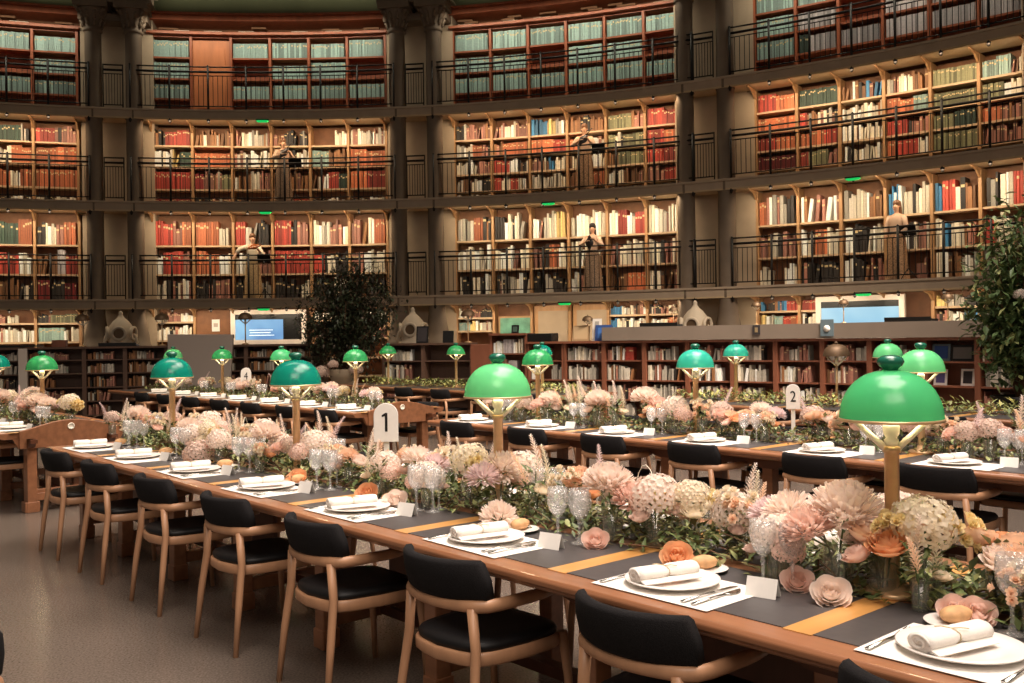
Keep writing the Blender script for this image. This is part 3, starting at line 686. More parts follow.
make_table('second long oak table, bearing the number two sign', 1, -.3, 7.86, mid(L2), [], False)
make_table('oak table end with a round medallion beyond the table of sign one', 0, 9.72, 14.6, mid(LA), SEATA, True)
make_table('oak table with a medallion end board just behind the number one sign', 1, 9.25, 17.3, mid(LB), SEATB, True)
make_table('rear oak table with yellow green garland below the brown bookcases', 2, .5, 8.1, mid(L3), [3, 5, 7], False)
make_table('rear oak table with green garland near the plain brown cabinet', 2, 9.65, 15.5, mid(LC), [10.2, 12, 14], False)
TN = {0: 'table of sign one', 1: 'table of sign two', 'A': 'medallion table beyond sign one', 'B': 'table behind sign one', 2: 'rear garlanded table'}

# ------------------------------------------------------------------ chairs
def make_chair():
    r = empty('dining_chair', (0, 0, 0))
    for s in (-1, 1):                    # rear legs run up into the back rail
        obj('leg', MB().tube([(s*.226, -.278, 0), (s*.213, -.25, .25), (s*.196, -.224, .44), (s*.180, -.226, .585)], [.013, .018, .019, .020], 10), M['chair'], r)
        obj('leg', MB().tube([(s*.222, .235, 0), (s*.218, .222, .25), (s*.212, .20, .425)], [.012, .017, .019], 10), M['chair'], r)
    pts = []; rad = []
    for i in range(29):                  # one bent rail: arm tip, round the back, arm tip
        q = -1+2*i/28; sg = 1 if q > 0 else -1; k = abs(q)
        if k < .5: x, y = .195*k/.5, -.262+.045*(k/.5)**2
        elif k < .66: w = (k-.5)/.16; x, y = .195+.042*math.sin(w*pi/2), -.217+.062*w*w+.03*w
        else: w = (k-.66)/.34; x, y = .237+.012*w, -.125+.235*w
        pts.append((x*sg, y, .592+.012*max(0, k-.5))); rad.append(.021 if k < .9 else .021-.008*(k-.9)/.1)
    obj('back_rail', MB().tube(pts, rad, 10, 0, None, (.85, 1.1)), M['chair'], r)
    rs = []                              # padded back, gently curved round the sitter
    def padp(x, th): return -.268+.085*(abs(x)/.230)**2.2+th
    for z, k, dy, th in ((.610, .985, .004, .012), (.622, 1.0, .002, .022), (.68, .985, -.012, .027), (.738, .93, -.028, .024), (.752, .90, -.032, .012)):
        n = 14; xs = [(-1+2*i/n)*.230*k for i in range(n+1)]
        rs.append([(x, padp(x/k, -th)+dy, z) for x in xs]+[(x*.99, padp(x/k, th)+dy, z) for x in xs[::-1]])
    obj('backrest', MB().rings(rs), M['fabric'], r)
    outer = []
    for i in range(28):                  # rounded seat outline
        a = 2*pi*i/28; c, s_ = cos(a), sin(a); e = .42
        x = math.copysign(abs(c)**e, c)*.232; y = math.copysign(abs(s_)**e, s_)*.228
        if y < 0: x *= 1-.10*(-y/.228); y -= .03*(1-abs(x)/.232)
        outer.append((x, y))
    fr = [[(x*k, y*k, z) for x, y in outer] for k, z in ((.97, .375), (1.0, .382), (1.0, .418), (.97, .424))]
    obj('seat_frame', MB().rings(fr), M['chair'], r)
    pd = [[(x*k, y*k, z) for x, y in outer] for k, z in ((.95, .424), (.965, .44), (.93, .453), (.75, .458), (.4, .453))]
    obj('seat', MB().rings(pd), M['seat'], r)
    return r
ch_root = make_chair()
for c_ in kids(ch_root):                # finished height of the chair back: 0.78 m
    for v_ in c_.data.vertices: v_.co.z *= 1.032
CH = Proto(ch_root)
def chair(t, s, side, label, push=.20, jit=0):
    off = side*(-HW+push)*1.0 if side > 0 else (HW-push)
    off = -HW+push if side > 0 else HW-push
    return CH.put(tp(t, off, s), RZ+(0 if side > 0 else pi)+radians(jit), None, label, 'chair', 'oak and black dining chairs')
for i, s in enumerate(SEAT1[1:]):
    chair(0, s+(-.05, -.085, -.105, -.125, -.145, -.145, -.145, -.145)[i], 1, 'oak chair with black padded back, %s place from near end, table of sign one' % ORD[i+1], .145, random.uniform(-2, 2))
for i, s in enumerate(SEAT1[1:]):
    chair(0, s, -1, 'oak and black chair across the flowers, %s place from near end, table of sign one' % ORD[i+1], .12)
for i, s in enumerate(SEAT2):
    chair(1, s-(0 if i == 1 else .10), 1, 'oak chair with black padded back, %s place from near end, table of sign two' % ORD[i+1], .15, random.uniform(-2, 2))
for i, s in enumerate(SEAT2[1:]):
    chair(1, s, -1, 'oak and black chair across the flowers, %s place from near end, table of sign two' % ORD[i+1], .05)
for i, s in enumerate(SEATB):
    chair(1, s, 1, 'oak and black chair on the near side, %s place along the table behind sign one' % ORD[i+1], .15, random.uniform(-3, 3))
for i, s in enumerate(SEATB[:4]):
    chair(1, s, -1, 'oak and black chair on the far side, %s place along the table behind sign one' % ORD[i+1], .10)
for i, s in enumerate(SEATA):
    chair(0, s, 1, 'oak and black chair, %s place along the medallion table beyond sign one' % ORD[i+1], .18)
for i, s in enumerate((3.2, 4.2, 5.15, 6.1, 7.05)):
    chair(2, s, 1, 'oak and black chair, %s place along the rear garlanded table' % ORD[i+1], .05)
for i, s in enumerate((10.1, 11.1, 12.1, 13.1)):
    chair(2, s, 1, 'oak and black chair, %s place along the rear table near the cabinet' % ORD[i+1], .05)
CH.put((-1.74, 2.62, 0), radians(60), None, 'black backed chair standing alone at the edge of the open floor', 'chair', 'oak and black dining chairs')

# ------------------------------------------------------------------ green reading lamps
def make_lamp(shade):
    r = empty('reading_lamp', (0, 0, 0))
    obj('base', MB().lathe([(0, 0), (.085, 0), (.088, .008), (.08, .018), (.035, .028), (.026, .05), (0, .05)], 24), M['brass'], r)
    obj('post', MB().lathe([(.0225, .02), (.0225, .44), (.027, .442), (.027, .458), (.02, .462), (0, .462)], 16), M['brass'], r)
    for s in (-1, 1):
        obj('arm', MB().tube([(s*.012, 0, .448), (s*.06, 0, .492), (s*.118, 0, .548)], [.011, .010, .009], 8), M['cream'], r)
    obj('socket', MB().lathe([(0, .46), (.020, .462), (.022, .48), (.016, .486), (.024, .50), (.026, .522), (.018, .535), (0, .535)], 16), M['cream'], r)
    obj('bulb', MB().lathe([(0, .53), (.02, .535), (.034, .565), (.03, .59), (0, .605)], 14), M['bulb'], r)
    R = .1539
    out = [(R+.002, .541)] + [(R*cos(a)**.85, .546+.152*sin(a)) for a in [pi/2*i/12 for i in range(12)]] + [(.02, .698)]
    inn = [(max(.012, x-.006), z-.006 if z > .56 else z) for x, z in out[::-1]]
    sb = MB().lathe(out, 40, 0); sb.lathe([out[0]]+inn[::-1][:1], 40, 1); sb.lathe(inn, 40, 1); obj('shade', sb, [shade, M['inner']], r)
    obj('rim_band', MB().lathe([(R-.006, .540), (R+.004, .540), (R+.004, .549), (R-.001, .549)], 40), M['brass'], r)
    obj('finial', MB().lathe([(0, .692), (.024, .696), (.026, .704), (.036, .712), (.041, .724), (.036, .736), (.022, .743), (0, .745)], 20), SHD, r)
    return r
LP = {k: Proto(make_lamp(SH[k])) for k in SH}
for t, s, c, l in ((0, 1.497, 'emerald', 'green glass reading lamp on the table of sign one, largest in view'), (0, 3.40, 'mint', 'light green reading lamp above the middle flowers of the table of sign one'),
                   (0, 5.31, 'teal', 'teal glass reading lamp, third along the table of sign one'), (0, 7.25, 'teal', 'teal glass reading lamp at the far end of the table of sign one'),
                   (1, 3.1, 'mint', 'light green reading lamp on the table of sign two, nearest its near end'.replace('nearest', 'close to')), (1, 5.0, 'aqua', 'aqua glass reading lamp at the middle of the table of sign two'),
                   (1, 6.92, 'green', 'green glass reading lamp at the far end of the table of sign two'),
                   (0, 10.69, 'green', 'green glass reading lamp on the medallion table beyond sign one'), (0, 12.58, 'teal', 'teal glass reading lamp further along the medallion table beyond sign one'),
                   (1, 10.24, 'green', 'green reading lamp, first along the table behind sign one'), (1, 12.16, 'emerald', 'green reading lamp, second along the table behind sign one'),
                   (1, 14.07, 'green', 'green reading lamp before the grey screen back'), (1, 15.99, 'mint', 'green reading lamp at the far end of the table behind sign one'),
                   (2, 5.16, 'mint', 'pale green reading lamp on the rear garlanded table'), (2, 7.12, 'aqua', 'aqua reading lamp at the end of the rear garlanded table'),
                   (2, 10.61, 'teal', 'teal reading lamp by the low bookcase with the black box'), (2, 12.72, 'green', 'green reading lamp before the plain brown cabinet'), (2, 14.74, 'green', 'green reading lamp before the dark low bookcase and plant')):
    LP[c].put(tp(t, .02, s, .753), RZ+radians(42), None, l, 'lamp', 'green glass reading lamps')
brass = brass_lamp(16.0, 43.5, 0.75, 'unlit brass lamp behind the rear garlanded table', 1.0)
brass.location = tp(2, .25, 5.9, .753)

# ------------------------------------------------------------------ place settings
def simple(name, mb, m, bevel=0):
    return Proto(obj(name, mb, m, None, bevel=bevel))
PL = simple('dinner_plate', MB().lathe([(0, 0), (.085, 0), (.09, .004), (.115, .010), (.155, .017), (.157, .020), (.153, .021), (.112, .0135), (.09, .008), (0, .007)], 40), M['china'])
BP = simple('bread_plate', MB().lathe([(0, 0), (.045, 0), (.05, .003), (.082, .010), (.083, .012), (.080, .0125), (.05, .006), (0, .005)], 32), M['china'])
def make_napkin():
    rs = []
    for i in range(11):
        x = -.115+.23*i/10; k = 1-.25*math.exp(-((x)/.012)**2); ring = []
        for j in range(20):
            a = 2*pi*j/20; ring.append((.031*k*cos(a)*1.15, x, .026+.024*k*sin(a)))
        rs.append(ring)
    o = obj('napkin', MB().rings(rs, 0, True, True), M['linen'])
    for y in (-.115, .115):
        sp = MB()               # rolled edge seen at the end
        pts = [(.031*(1-i/34)*cos(i*.33), y+(.001 if y > 0 else -.001), .026+.022*(1-i/34)*sin(i*.33)) for i in range(30)]
        sp.tube(pts, .0045, 5)
        obj('rolled_edge', sp, M['linen'], o)
    obj('flap', MB().rings([[(.030, -.113, .012), (.030, .113, .012), (.055, .11, .004), (.055, -.11, .004)], [(.032, -.113, .016), (.032, .113, .016), (.057, .11, .007), (.057, -.11, .007)]], 0, False), M['linen'], o)
    tw = MB()
    tw.tube([(.0285*1.02*cos(2*pi*i/20), .004*sin(i), .026+.0205*sin(2*pi*i/20)) for i in range(21)], .0013, 5); tw.tube([(0, 0, .045), (.02, .012, .05), (.03, .03, .047)], .0016, 4); tw.tube([(0, 0, .045), (-.014, -.02, .05), (-.028, -.026, .046)], .0016, 4)
    obj('twine_tie', tw, M['twine'], o)
    return Proto(o)
NP = make_napkin()
PM = simple('placemat', MB().box((0, 0, .0008), (.47, .33, .0014)), M['paper'])
def make_card():
    b = MB().rings([[(-.05, -.022, 0), (-.05, 0, .058), (-.05, .022, 0), (-.05, .021, 0), (-.05, 0, .0555), (-.05, -.021, 0)], [(.05, -.022, 0), (.05, 0, .058), (.05, .022, 0), (.05, .021, 0), (.05, 0, .0555), (.05, -.021, 0)]], 0, False)
    return simple('place_card', b, M['paper'])
PC = make_card()
def make_roll():
    rs = []
    for i in range(9):
        q = -1+2*i/8; w = math.sqrt(max(.02, 1-q*q))
        rs.append([(q*.052, .034*w*cos(2*pi*j/14), .022+.024*w*sin(2*pi*j/14)+.004*w*(cos(2*pi*j/14)**6)) for j in range(14)])
    return simple('bread_roll', MB().rings(rs), M['bread'])
BR = make_roll()
def make_goblet(k, nm):
    b = MB().lathe([(0, 0), (.036, 0), (.037, .003), (.012, .010), (.006, .03), (.0055, .07), (.009, .08), (.006, .09), (.010, .098), (.030, .118), (.041, .145), (.0435, .175), (.040, .215), (.038, .215), (.0415, .175), (.039, .147), (.028, .121), (.0, .104)], 20)
    b.v = [(x*k, y*k, z*k) for x, y, z in b.v]
    return simple(nm, b, M['glass'])
GB = make_goblet(1.0, 'wine_glass'); GS = make_goblet(.86, 'wine_glass')
def cut_mb(kind):
    b = MB()
    b.tube([(0, -.10, .004), (0, -.02, .006), (0, .03, .005)], [.006, .0035, .004], 8, 0, None, (1.2, .5))
    if kind == 'fork':
        b.rings([[(-.004, .03, .003), (.004, .03, .003), (.004, .03, .006), (-.004, .03, .006)], [(-.012, .055, .002), (.012, .055, .002), (.012, .055, .004), (-.012, .055, .004)], [(-.013, .07, .004), (.013, .07, .004), (.013, .07, .006), (-.013, .07, .006)]], 0, False)
        for x in (-.011, -.0037, .0037, .011): b.tube([(x, .068, .005), (x, .09, .006), (x, .105, .009)], [.0022, .002, .001], 5)
    elif kind == 'knife':
        b.rings([[(-.005, .03, .003), (.005, .03, .003), (.005, .03, .006), (-.005, .03, .006)], [(-.009, .06, .002), (.007, .06, .002), (.007, .06, .004), (-.009, .06, .004)], [(-.008, .11, .002), (.007, .11, .002), (.007, .11, .003), (-.008, .11, .003)], [(.002, .13, .002), (.006, .13, .002), (.006, .13, .003), (.002, .13, .003)]], 0, False)
    else:
        b.rings([[(.016*w*cos(2*pi*j/12), .065+.0*w+q*.032, .006-.004*w*(1 if w > .5 else 0)+.0015*sin(2*pi*j/12)) for j in range(12)] for q, w in ((-1, .25), (-.6, .75), (0, 1), (.6, .8), (1, .2))])
    return b
CK = {k: simple(k, cut_mb(k), M['silver']) for k in ('fork', 'knife', 'spoon')}
def setting(t, s, side, pl, full, glasses=3, key=''):
    w = lambda ds, off, z: tp(t, (-HW+off) if side > 0 else (HW-off), s+ds*side, z)
    rz = RZ + (0 if side > 0 else pi); z = .7535
    PM.put(w(-.02, .235, z), rz+radians(random.uniform(-2, 2)), None, 'white paper placemat at the %s' % pl, 'placemat', 'paper placemats')
    PL.put(w(.02, .25, z+.0018), rz, None, 'round white dinner plate at the %s' % pl, 'plate', 'dinner plates')
    NP.put(w(.035, .228, z+.0165), rz-radians(14)+radians(random.uniform(-4, 4)), None, 'rolled white napkin tied with twine at the %s' % pl, 'napkin', 'rolled napkins')
    PC.put(w(-.27, .335, z), rz+radians(12), None, 'white tent place card at the %s' % pl, 'place card', 'place cards')
    if full:
        BP.put(w(.13 if 'first' in pl else .055, .462, z+.001), rz, None, 'small white bread plate at the %s' % pl, 'bread plate', 'bread plates')
        BR.put(w(.13 if 'first' in pl else .06, .468, z+.0075), rz+radians(random.uniform(60, 110)), None, 'golden bread roll at the %s' % pl, 'bread roll', 'bread rolls')
        if full > 1:
            CK['fork'].put(w(.185, .20, z+.0015), rz, 1.15, 'silver fork at the %s' % pl, 'fork', 'forks')
            CK['knife'].put(w(-.15, .21, z+.0015), rz, 1.2, 'silver knife at the %s' % pl, 'knife', 'knives')
            CK['spoon'].put(w(-.19, .21, z+.0015), rz, 1.2, 'silver spoon at the %s' % pl, 'spoon', 'spoons')
    for g, (ds, off, P_) in enumerate(((-.20, .44, GB), (-.29, .47, GB), (-.235, .545, GS))[:glasses]):
        P_.put(w(ds+(.19 if 'first place from near end, sign one' in pl else 0), off+(.05 if 'first place from near end, sign one' in pl else 0), z), 0, None, 'crystal wine glass, %s of the group, %s' % (ORD[g+1], pl), 'wine glass', 'wine glasses')
for i, s in enumerate(SEAT1[1:]):
    setting(0, s, 1, '%s place from near end, sign one table' % ORD[i+1], 2 if i < 6 else 1)
for i, s in enumerate(SEAT1[2:]):
    setting(0, s, -1, '%s place beyond the flowers, sign one table' % ORD[i+1], 0, 2)
for i, s in enumerate(SEAT2):
    setting(1, s, 1, '%s place from near end, sign two table' % ORD[i+1], 0)
for i, s in enumerate(SEATB):
    setting(1, s, 1, '%s place along the table behind sign one' % ORD[i+1], 0, 2)
for i, s in enumerate(SEATA):
    setting(0, s, 1, '%s place along the medallion table' % ORD[i+1], 0, 2)

# number signs
def number_sign(txt, t, off, s, w, h, label, rz, lift):
    r = empty('number_sign', tp(t, off, s, .753), rz); tag(r, label, 'sign')
    n = 14; pts = [(-w/2, lift), (w/2, lift)] + [(w/2*cos(pi*i/n), lift+h-w/2+w/2*sin(pi*i/n)) for i in range(n+1)]
    obj('plaque', MB().prism(pts, -.008, .008), M['paper'], r, bevel=.002)
    if txt == '1':
        k = h*.48; z0 = lift+h*.27
        obj('numeral', MB().prism([(-k*.05, z0), (k*.09, z0), (k*.09, z0+k), (-k*.03, z0+k), (-k*.22, z0+k*.88), (-k*.22, z0+k*.78), (-k*.05, z0+k*.83)], -.0095, -.0085), M['black'], r)
    else:
      cu = bpy.data.curves.new('numeral', 'FONT'); cu.body = txt; cu.size = h*.62; cu.align_x = 'CENTER'; cu.extrude = .001
      to = bpy.data.objects.new('numeral', cu); COL.objects.link(to)
      dg = bpy.context.evaluated_depsgraph_get(); me = bpy.data.meshes.new_from_object(to.evaluated_get(dg))
      COL.objects.unlink(to); bpy.data.objects.remove(to)
      o = bpy.data.objects.new('numeral', me); me.materials.clear(); me.materials.append(M['black']); COL.objects.link(o); o.parent = r
      o.matrix_local = Matrix.Translation((0, -.010, lift+h*.30)) @ Matrix.Rotation(pi/2, 4, 'X') @ Matrix.Scale(.8, 4, (1, 0, 0))
    obj('foot', MB().box((0, 0, .006), (w*.9, .08, .012)), M['paper'], r)
    obj('holder', MB().box((0, .012, lift/2+.02), (.03, .01, lift+.04)), M['paper'], r)
    return r
# ------------------------------------------------------------------ flowers
def petal(b, T, L, Wd, cup, curl, mi=0, tip=.55):
    rs = []
    for q, w in ((0, .28), (.35, .8), (.72, 1.0), (1.0, tip)):
        z = cup*sin(q*pi/2)*L*.5 - curl*q*q*L*.5
        rs.append([(-Wd/2*w, q*L, z+abs(w)*Wd*.14), (0, q*L*1.03, z), (Wd/2*w, q*L, z+abs(w)*Wd*.14)])
    b.rings(rs, mi, True, False, T, False)
def bloom(kind, R, rnd):
    b = MB()
    def layer(n, elev, L, Wd, cup, curl, z=0, rad=0, jit=.12, tip=.55):
        o = rnd.random()*6
        for i in range(n):
            a = o+2*pi*i/n+rnd.uniform(-jit, jit); e = elev+rnd.uniform(-.12, .12)
            T = Matrix.Translation((0, 0, z)) @ Matrix.Rotation(a, 4, 'Z') @ Matrix.Translation((0, rad, 0)) @ Matrix.Rotation(e, 4, 'X')
            petal(b, T, L*rnd.uniform(.9, 1.08), Wd, cup, curl, 0, tip)
    def pom(n, L, Wd, zmin, rb, lift, tip, curl):
        for i in range(n):
            z = 1-(1-zmin)*(i+.5)/n; rr = math.sqrt(max(0, 1-z*z)); a = i*2.39996+rnd.uniform(-.2, .2)
            p = Vector((rr*cos(a), rr*sin(a), z)); dr = (p+Vector((rnd.gauss(0, .12), rnd.gauss(0, .12), lift))).normalized()
            Q = dr.to_track_quat('Y', 'Z').to_matrix().to_4x4()
            T = Matrix.Translation((p.x*rb*R, p.y*rb*R, p.z*rb*R*.8)) @ Q @ Matrix.Rotation(rnd.uniform(-.5, .5), 4, 'Y')
            petal(b, T, L*R*rnd.uniform(.85, 1.1)*(1-.25*max(0, z)), Wd*R*rnd.uniform(.85, 1.15), .25, curl, 0, tip)
    if kind == 'peony':
        pom(280, .48, .17, -.5, .54, .1, .75, -.5); pom(60, .40, .18, .4, .46, .5, .8, -.6)
    elif kind == 'dahlia':
        pom(210, .60, .15, -.5, .44, .1, .4, -.2)
    elif kind == 'rose':
        for k, (rk, n, w, top) in enumerate(((1.0, 5, .85, .30), (.86, 5, .80, .48), (.70, 4, .95, .60), (.54, 4, .95, .68), (.38, 3, 1.2, .74), (.22, 3, 1.2, .78))):
            o_ = rnd.random()*6
            for i in range(n):
                a0 = o_+2*pi*i/n; ps = []; g = rnd.uniform(.94, 1.06)
                for v in range(5):
                    q = v/4; z = (-.55+(top+.55)*q)*R*.85; rr = rk*R*g*(.35+.75*math.sin(min(1, q*1.25)*pi/2)+(.16 if k < 3 else -.12)*max(0, q-.7)/.3)
                    ww = w*(.75+.25*math.sin(q*pi))*(1-.25*max(0, q-.75)/.25)
                    ps.append([(rr*(1-.05*abs(u))*cos(a0+u*ww), rr*(1-.05*abs(u))*sin(a0+u*ww), z-(.10*R*abs(u)**2 if v == 4 else 0)) for u in (-1, -.5, 0, .5, 1)])
                b.rings(ps, 0, True, False, None, False)
    elif kind == 'hydrangea':
        n = 140
        for i in range(n):
            z = 1-1.55*(i+.5)/n; rr = math.sqrt(max(0, 1-z*z)); a = i*2.39996
            p = Vector((rr*cos(a), rr*sin(a), z*.82))
            Q = p.to_track_quat('Z', 'Y').to_matrix().to_4x4()
            k = R*rnd.uniform(.86, 1.05)
            for j in range(4):
                T = Matrix.Translation(p*k) @ Q @ Matrix.Rotation(j*pi/2+rnd.random(), 4, 'Z') @ Matrix.Rotation(rnd.uniform(.05, .5), 4, 'X')
                petal(b, T, R*.17, R*.15, .2, .2, 0, .6)
    elif kind == 'cluster':                # small garden blossoms
        for i in range(13):
            z = rnd.uniform(-.2, 1); a = rnd.random()*6.28; rr = math.sqrt(1-z*z*.9); p = Vector((rr*cos(a), rr*sin(a), z*.7))*R*rnd.uniform(.6, 1)
            Q = (p+Vector((0, 0, R*.3))).to_track_quat('Z', 'Y').to_matrix().to_4x4()
            for k, (nn, e) in enumerate(((6, .35), (6, .8), (4, 1.2))):
                for j in range(nn):
                    petal(b, Matrix.Translation(p) @ Q @ Matrix.Rotation(j*2*pi/nn+k, 4, 'Z') @ Matrix.Rotation(e, 4, 'X'), R*.36, R*.24, .5, 0, 0, .7)
    elif kind == 'spray':                  # feathery plume
        for i in range(90):
            q = i/90; a = i*2.4; r_ = R*.32*(1-q)+.004
            T = Matrix.Translation((.12*R*sin(q*3), 0, (q-.3)*2.2*R)) @ Matrix.Rotation(a, 4, 'Z') @ Matrix.Rotation(.6, 4, 'X')
            petal(b, T, r_+R*.08, R*.07, .2, .1, 0, .6)
    return b
def leaf(b, T, L, Wd, mi=0):
    b.add([(0, 0, 0), (-Wd/2, L*.45, .08*L), (0, L*.5, 0), (Wd/2, L*.45, .08*L), (0, L, -.08*L)], [(0, 2, 1), (0, 3, 2), (1, 2, 4), (2, 3, 4)], mi, True, T)
def leaves_mb(rnd, n, R, h0, h1, L):
    b = MB()
    for i in range(n):
        a = rnd.random()*6.28; r_ = R*rnd.uniform(.3, 1)
        T = Matrix.Translation((r_*.6*cos(a), r_*.6*sin(a), rnd.uniform(h0, h1))) @ Matrix.Rotation(a-pi/2+rnd.uniform(-.6, .6), 4, 'Z') @ Matrix.Rotation(rnd.uniform(-.3, .9), 4, 'X')
        leaf(b, T, L*rnd.uniform(.7, 1.2), L*.42, 1 if rnd.random() < .3 else 0)
    return b
def make_arrangement(spec, seed, vr=.042, vh=.13, nleaf=26, lh=.20):
    """spec: (bloom kind, colour, radius, x, y, z)"""
    rnd = random.Random(seed)
    r = empty('flower_arrangement', (0, 0, 0))
    obj('vase', MB().lathe([(0, .004), (vr*.9, .004), (vr*.92, .0), (vr, .01), (vr, vh), (vr-.003, vh), (vr-.003, .012), (0, .012)], 20), M['vase'], r)
    obj('water', MB().lathe([(0, .013), (vr-.004, .013), (vr-.004, vh*.62), (0, vh*.62)], 16), M['water'], r)
    for kind, c, R, x, y, z in spec:
        b = bloom(kind, R, rnd)
        tx, ty = rnd.uniform(-.35, .35)+x*2.5, rnd.uniform(-.35, .35)+y*2.5
        T = Matrix.Translation((x, y, z)) @ Matrix.Rotation(max(-1.1, min(1.1, tx)), 4, 'Y') @ Matrix.Rotation(max(-1.1, min(1.1, -ty)), 4, 'X')
        b.v = [tuple(T @ Vector(v)) for v in b.v]
        nm = {'cluster': 'blossom', 'spray': 'plume'}.get(kind, kind)
        obj(nm, b, PET[c], r)
        obj('stem', MB().tube([(x*.15+rnd.uniform(-.012, .012), y*.15, .016), (x*.3, y*.3, vh*.9), (x*.97, y*.97, z-R*.25)], .0032, 5), M['stem'], r)
    obj('foliage', leaves_mb(rnd, nleaf, .10, vh*.75, lh, .06), [M['leaf'], M['leaf2']], r)
    return Proto(r)
AR = dict(
    big_peony=make_arrangement([('peony', 'blush', .115, .02, .0, .235), ('peony', 'pink', .085, -.10, -.02, .185), ('rose', 'blush', .045, .07, -.07, .16)], 1, .045, .14),
    dahlias=make_arrangement([('dahlia', 'blush', .10, .0, -.01, .215), ('dahlia', 'mauve', .085, -.11, .03, .19), ('rose', 'pink', .042, .09, -.05, .15)], 2),
    peach_roses=make_arrangement([('rose', 'peach', .062, .0, -.04, .19), ('rose', 'orange', .058, .085, -.01, .175), ('rose', 'blush', .065, -.085, -.03, .165), ('rose', 'peach', .055, .02, .07, .2), ('rose', 'pink', .045, .05, -.09, .14)], 3),
    yellow=make_arrangement([('hydrangea', 'cream', .09, .0, .0, .225), ('cluster', 'yellow', .075, -.07, -.04, .20), ('cluster', 'yellow', .06, .08, .02, .21), ('rose', 'cream', .05, .03, -.07, .17)], 4, .045, .13),
    hydrangea=make_arrangement([('hydrangea', 'blush', .11, .0, .0, .215), ('hydrangea', 'pink', .075, .11, -.03, .165), ('rose', 'dusty', .04, -.09, -.06, .14)], 5),
    dusty=make_arrangement([('hydrangea', 'dusty', .09, .0, .0, .19), ('peony', 'pink', .07, .1, -.02, .165), ('spray', 'mauve', .09, -.07, .04, .25)], 6),
    airy=make_arrangement([('spray', 'blush', .10, .0, .02, .25), ('spray', 'cream', .09, .06, -.03, .22), ('spray', 'peach', .08, -.06, -.02, .21), ('rose', 'cream', .042, .05, -.06, .15)], 7, .035, .12, 34, .24),
    cream=make_arrangement([('cluster', 'cream', .09, .0, .0, .20), ('cluster', 'peach', .07, -.09, -.02, .175), ('rose', 'pink', .045, .07, -.05, .15)], 8),
    peach_mix=make_arrangement([('peony', 'peach', .075, .0, -.02, .19), ('rose', 'blush', .055, .09, .0, .17), ('cluster', 'cream', .06, -.08, .03, .2), ('rose', 'orange', .04, -.04, -.08, .14)], 9),
)
DESC = dict(big_peony='large blush and pink peonies', dahlias='pale pink dahlias', peach_roses='peach and apricot roses', yellow='cream and pale yellow blossoms', hydrangea='blush hydrangeas',
            dusty='dusty rose hydrangeas', airy='airy pale plumes', cream='cream and peach blossoms', peach_mix='mixed peach and blush flowers')
cnt = {}
def flowers(kind, t, off, s, tn, sc=1.0, rz=None):
    k = (kind, tn); cnt[k] = cnt.get(k, 0)+1
    o = AR[kind].put(tp(t, off, s, .7535), random.uniform(0, 6.28) if rz is None else rz, sc,
                     'vase of %s, %s from near end, %s' % (DESC[kind], ORD[cnt[k]], tn), 'flower vase', 'flower vases')
    return o
def single(kind, c, R, nm):
    b = bloom(kind, R, random.Random(hash(c) % 97 if 0 else len(c)+int(R*1000)))
    zmin = min(v[2] for v in b.v); b.v = [(x, y, z-zmin) for x, y, z in b.v]
    o = obj(nm, b, PET[c])
    obj('calyx', MB().lathe([(0, .0), (R*.3, .004), (R*.45, R*.25), (R*.3, R*.3)], 8), M['leaf'], o)
    return Proto(o)
# front table: order of the vases as in the photograph, from the near end
PX = [1040, 1000, 925, 882, 838, 790, 735, 690, 655, 612, 575, 535, 500, 470, 450, 418, 385, 350, 315, 290, 268, 248, 228, 208, 190, 172, 156, 140, 126, 112]
def s_at(px, t, off, z):
    lo, hi = -1.5, 30.0
    for _ in range(50):
        m = (lo+hi)/2; p = tp(t, off, m)
        if 512+964.45*p.x/p.y+.0137*964.45*(CAM_H-z)/p.y > px: lo = m
        else: hi = m
    return lo
number_sign('1', 0, .14, s_at(386, 0, .14, 1.1), .135, .215, 'white arched sign with a black numeral one', RZ+radians(50), .245)
number_sign('2', 1, .12, s_at(793, 1, .12, 1.1), .105, .19, 'white arched sign with a black numeral two', RZ+radians(36), .24)
number_sign('4', 1, .10, s_at(246, 1, .10, 1.1), .155, .25, 'white arched sign with a black numeral four by the grey screen', RZ+radians(50), .17)
K1 = ['peach_roses', 'peach_roses', 'yellow', 'peach_roses', 'big_peony', 'dahlias', 'cream', 'yellow', 'hydrangea', 'big_peony', 'peach_mix', 'airy', 'dahlias', 'yellow', 'cream', 'dahlias', 'hydrangea', 'peach_mix',
      'hydrangea', 'dusty', 'big_peony', 'cream', 'airy', 'yellow', 'dahlias', 'airy', 'cream', 'big_peony', 'airy', 'dusty']
OFF1 = [.02, .10, .0, -.02, -.04, .02, .12, .10, .02, -.02, .10, .06, .0, .05, .16, .02, -.02, .0]
for i, (px, k) in enumerate(zip(PX, K1)):
    off = OFF1[i] if i < len(OFF1) else random.uniform(-.06, .14)
    sc = {2: 1.05, 4: 1.04, 5: .95, 6: .9, 7: .85}.get(i, random.uniform(.88, 1.02) if i < 16 else random.uniform(.72, .9))
    flowers(k, 0, off, s_at(px, 0, off, .95), 'sign one table', sc)
for i in range(22):                       # second, farther line of vases
    s = -.1+i*.38+random.uniform(-.06, .06)
    if min(abs(s-q) for q in L1) < .12: s += .2
    flowers(random.choice(['airy', 'cream', 'hydrangea', 'peach_mix', 'dusty', 'airy']), 0, .27+random.uniform(-.03, .05), s, 'back line, sign one table', random.uniform(.75, .92))
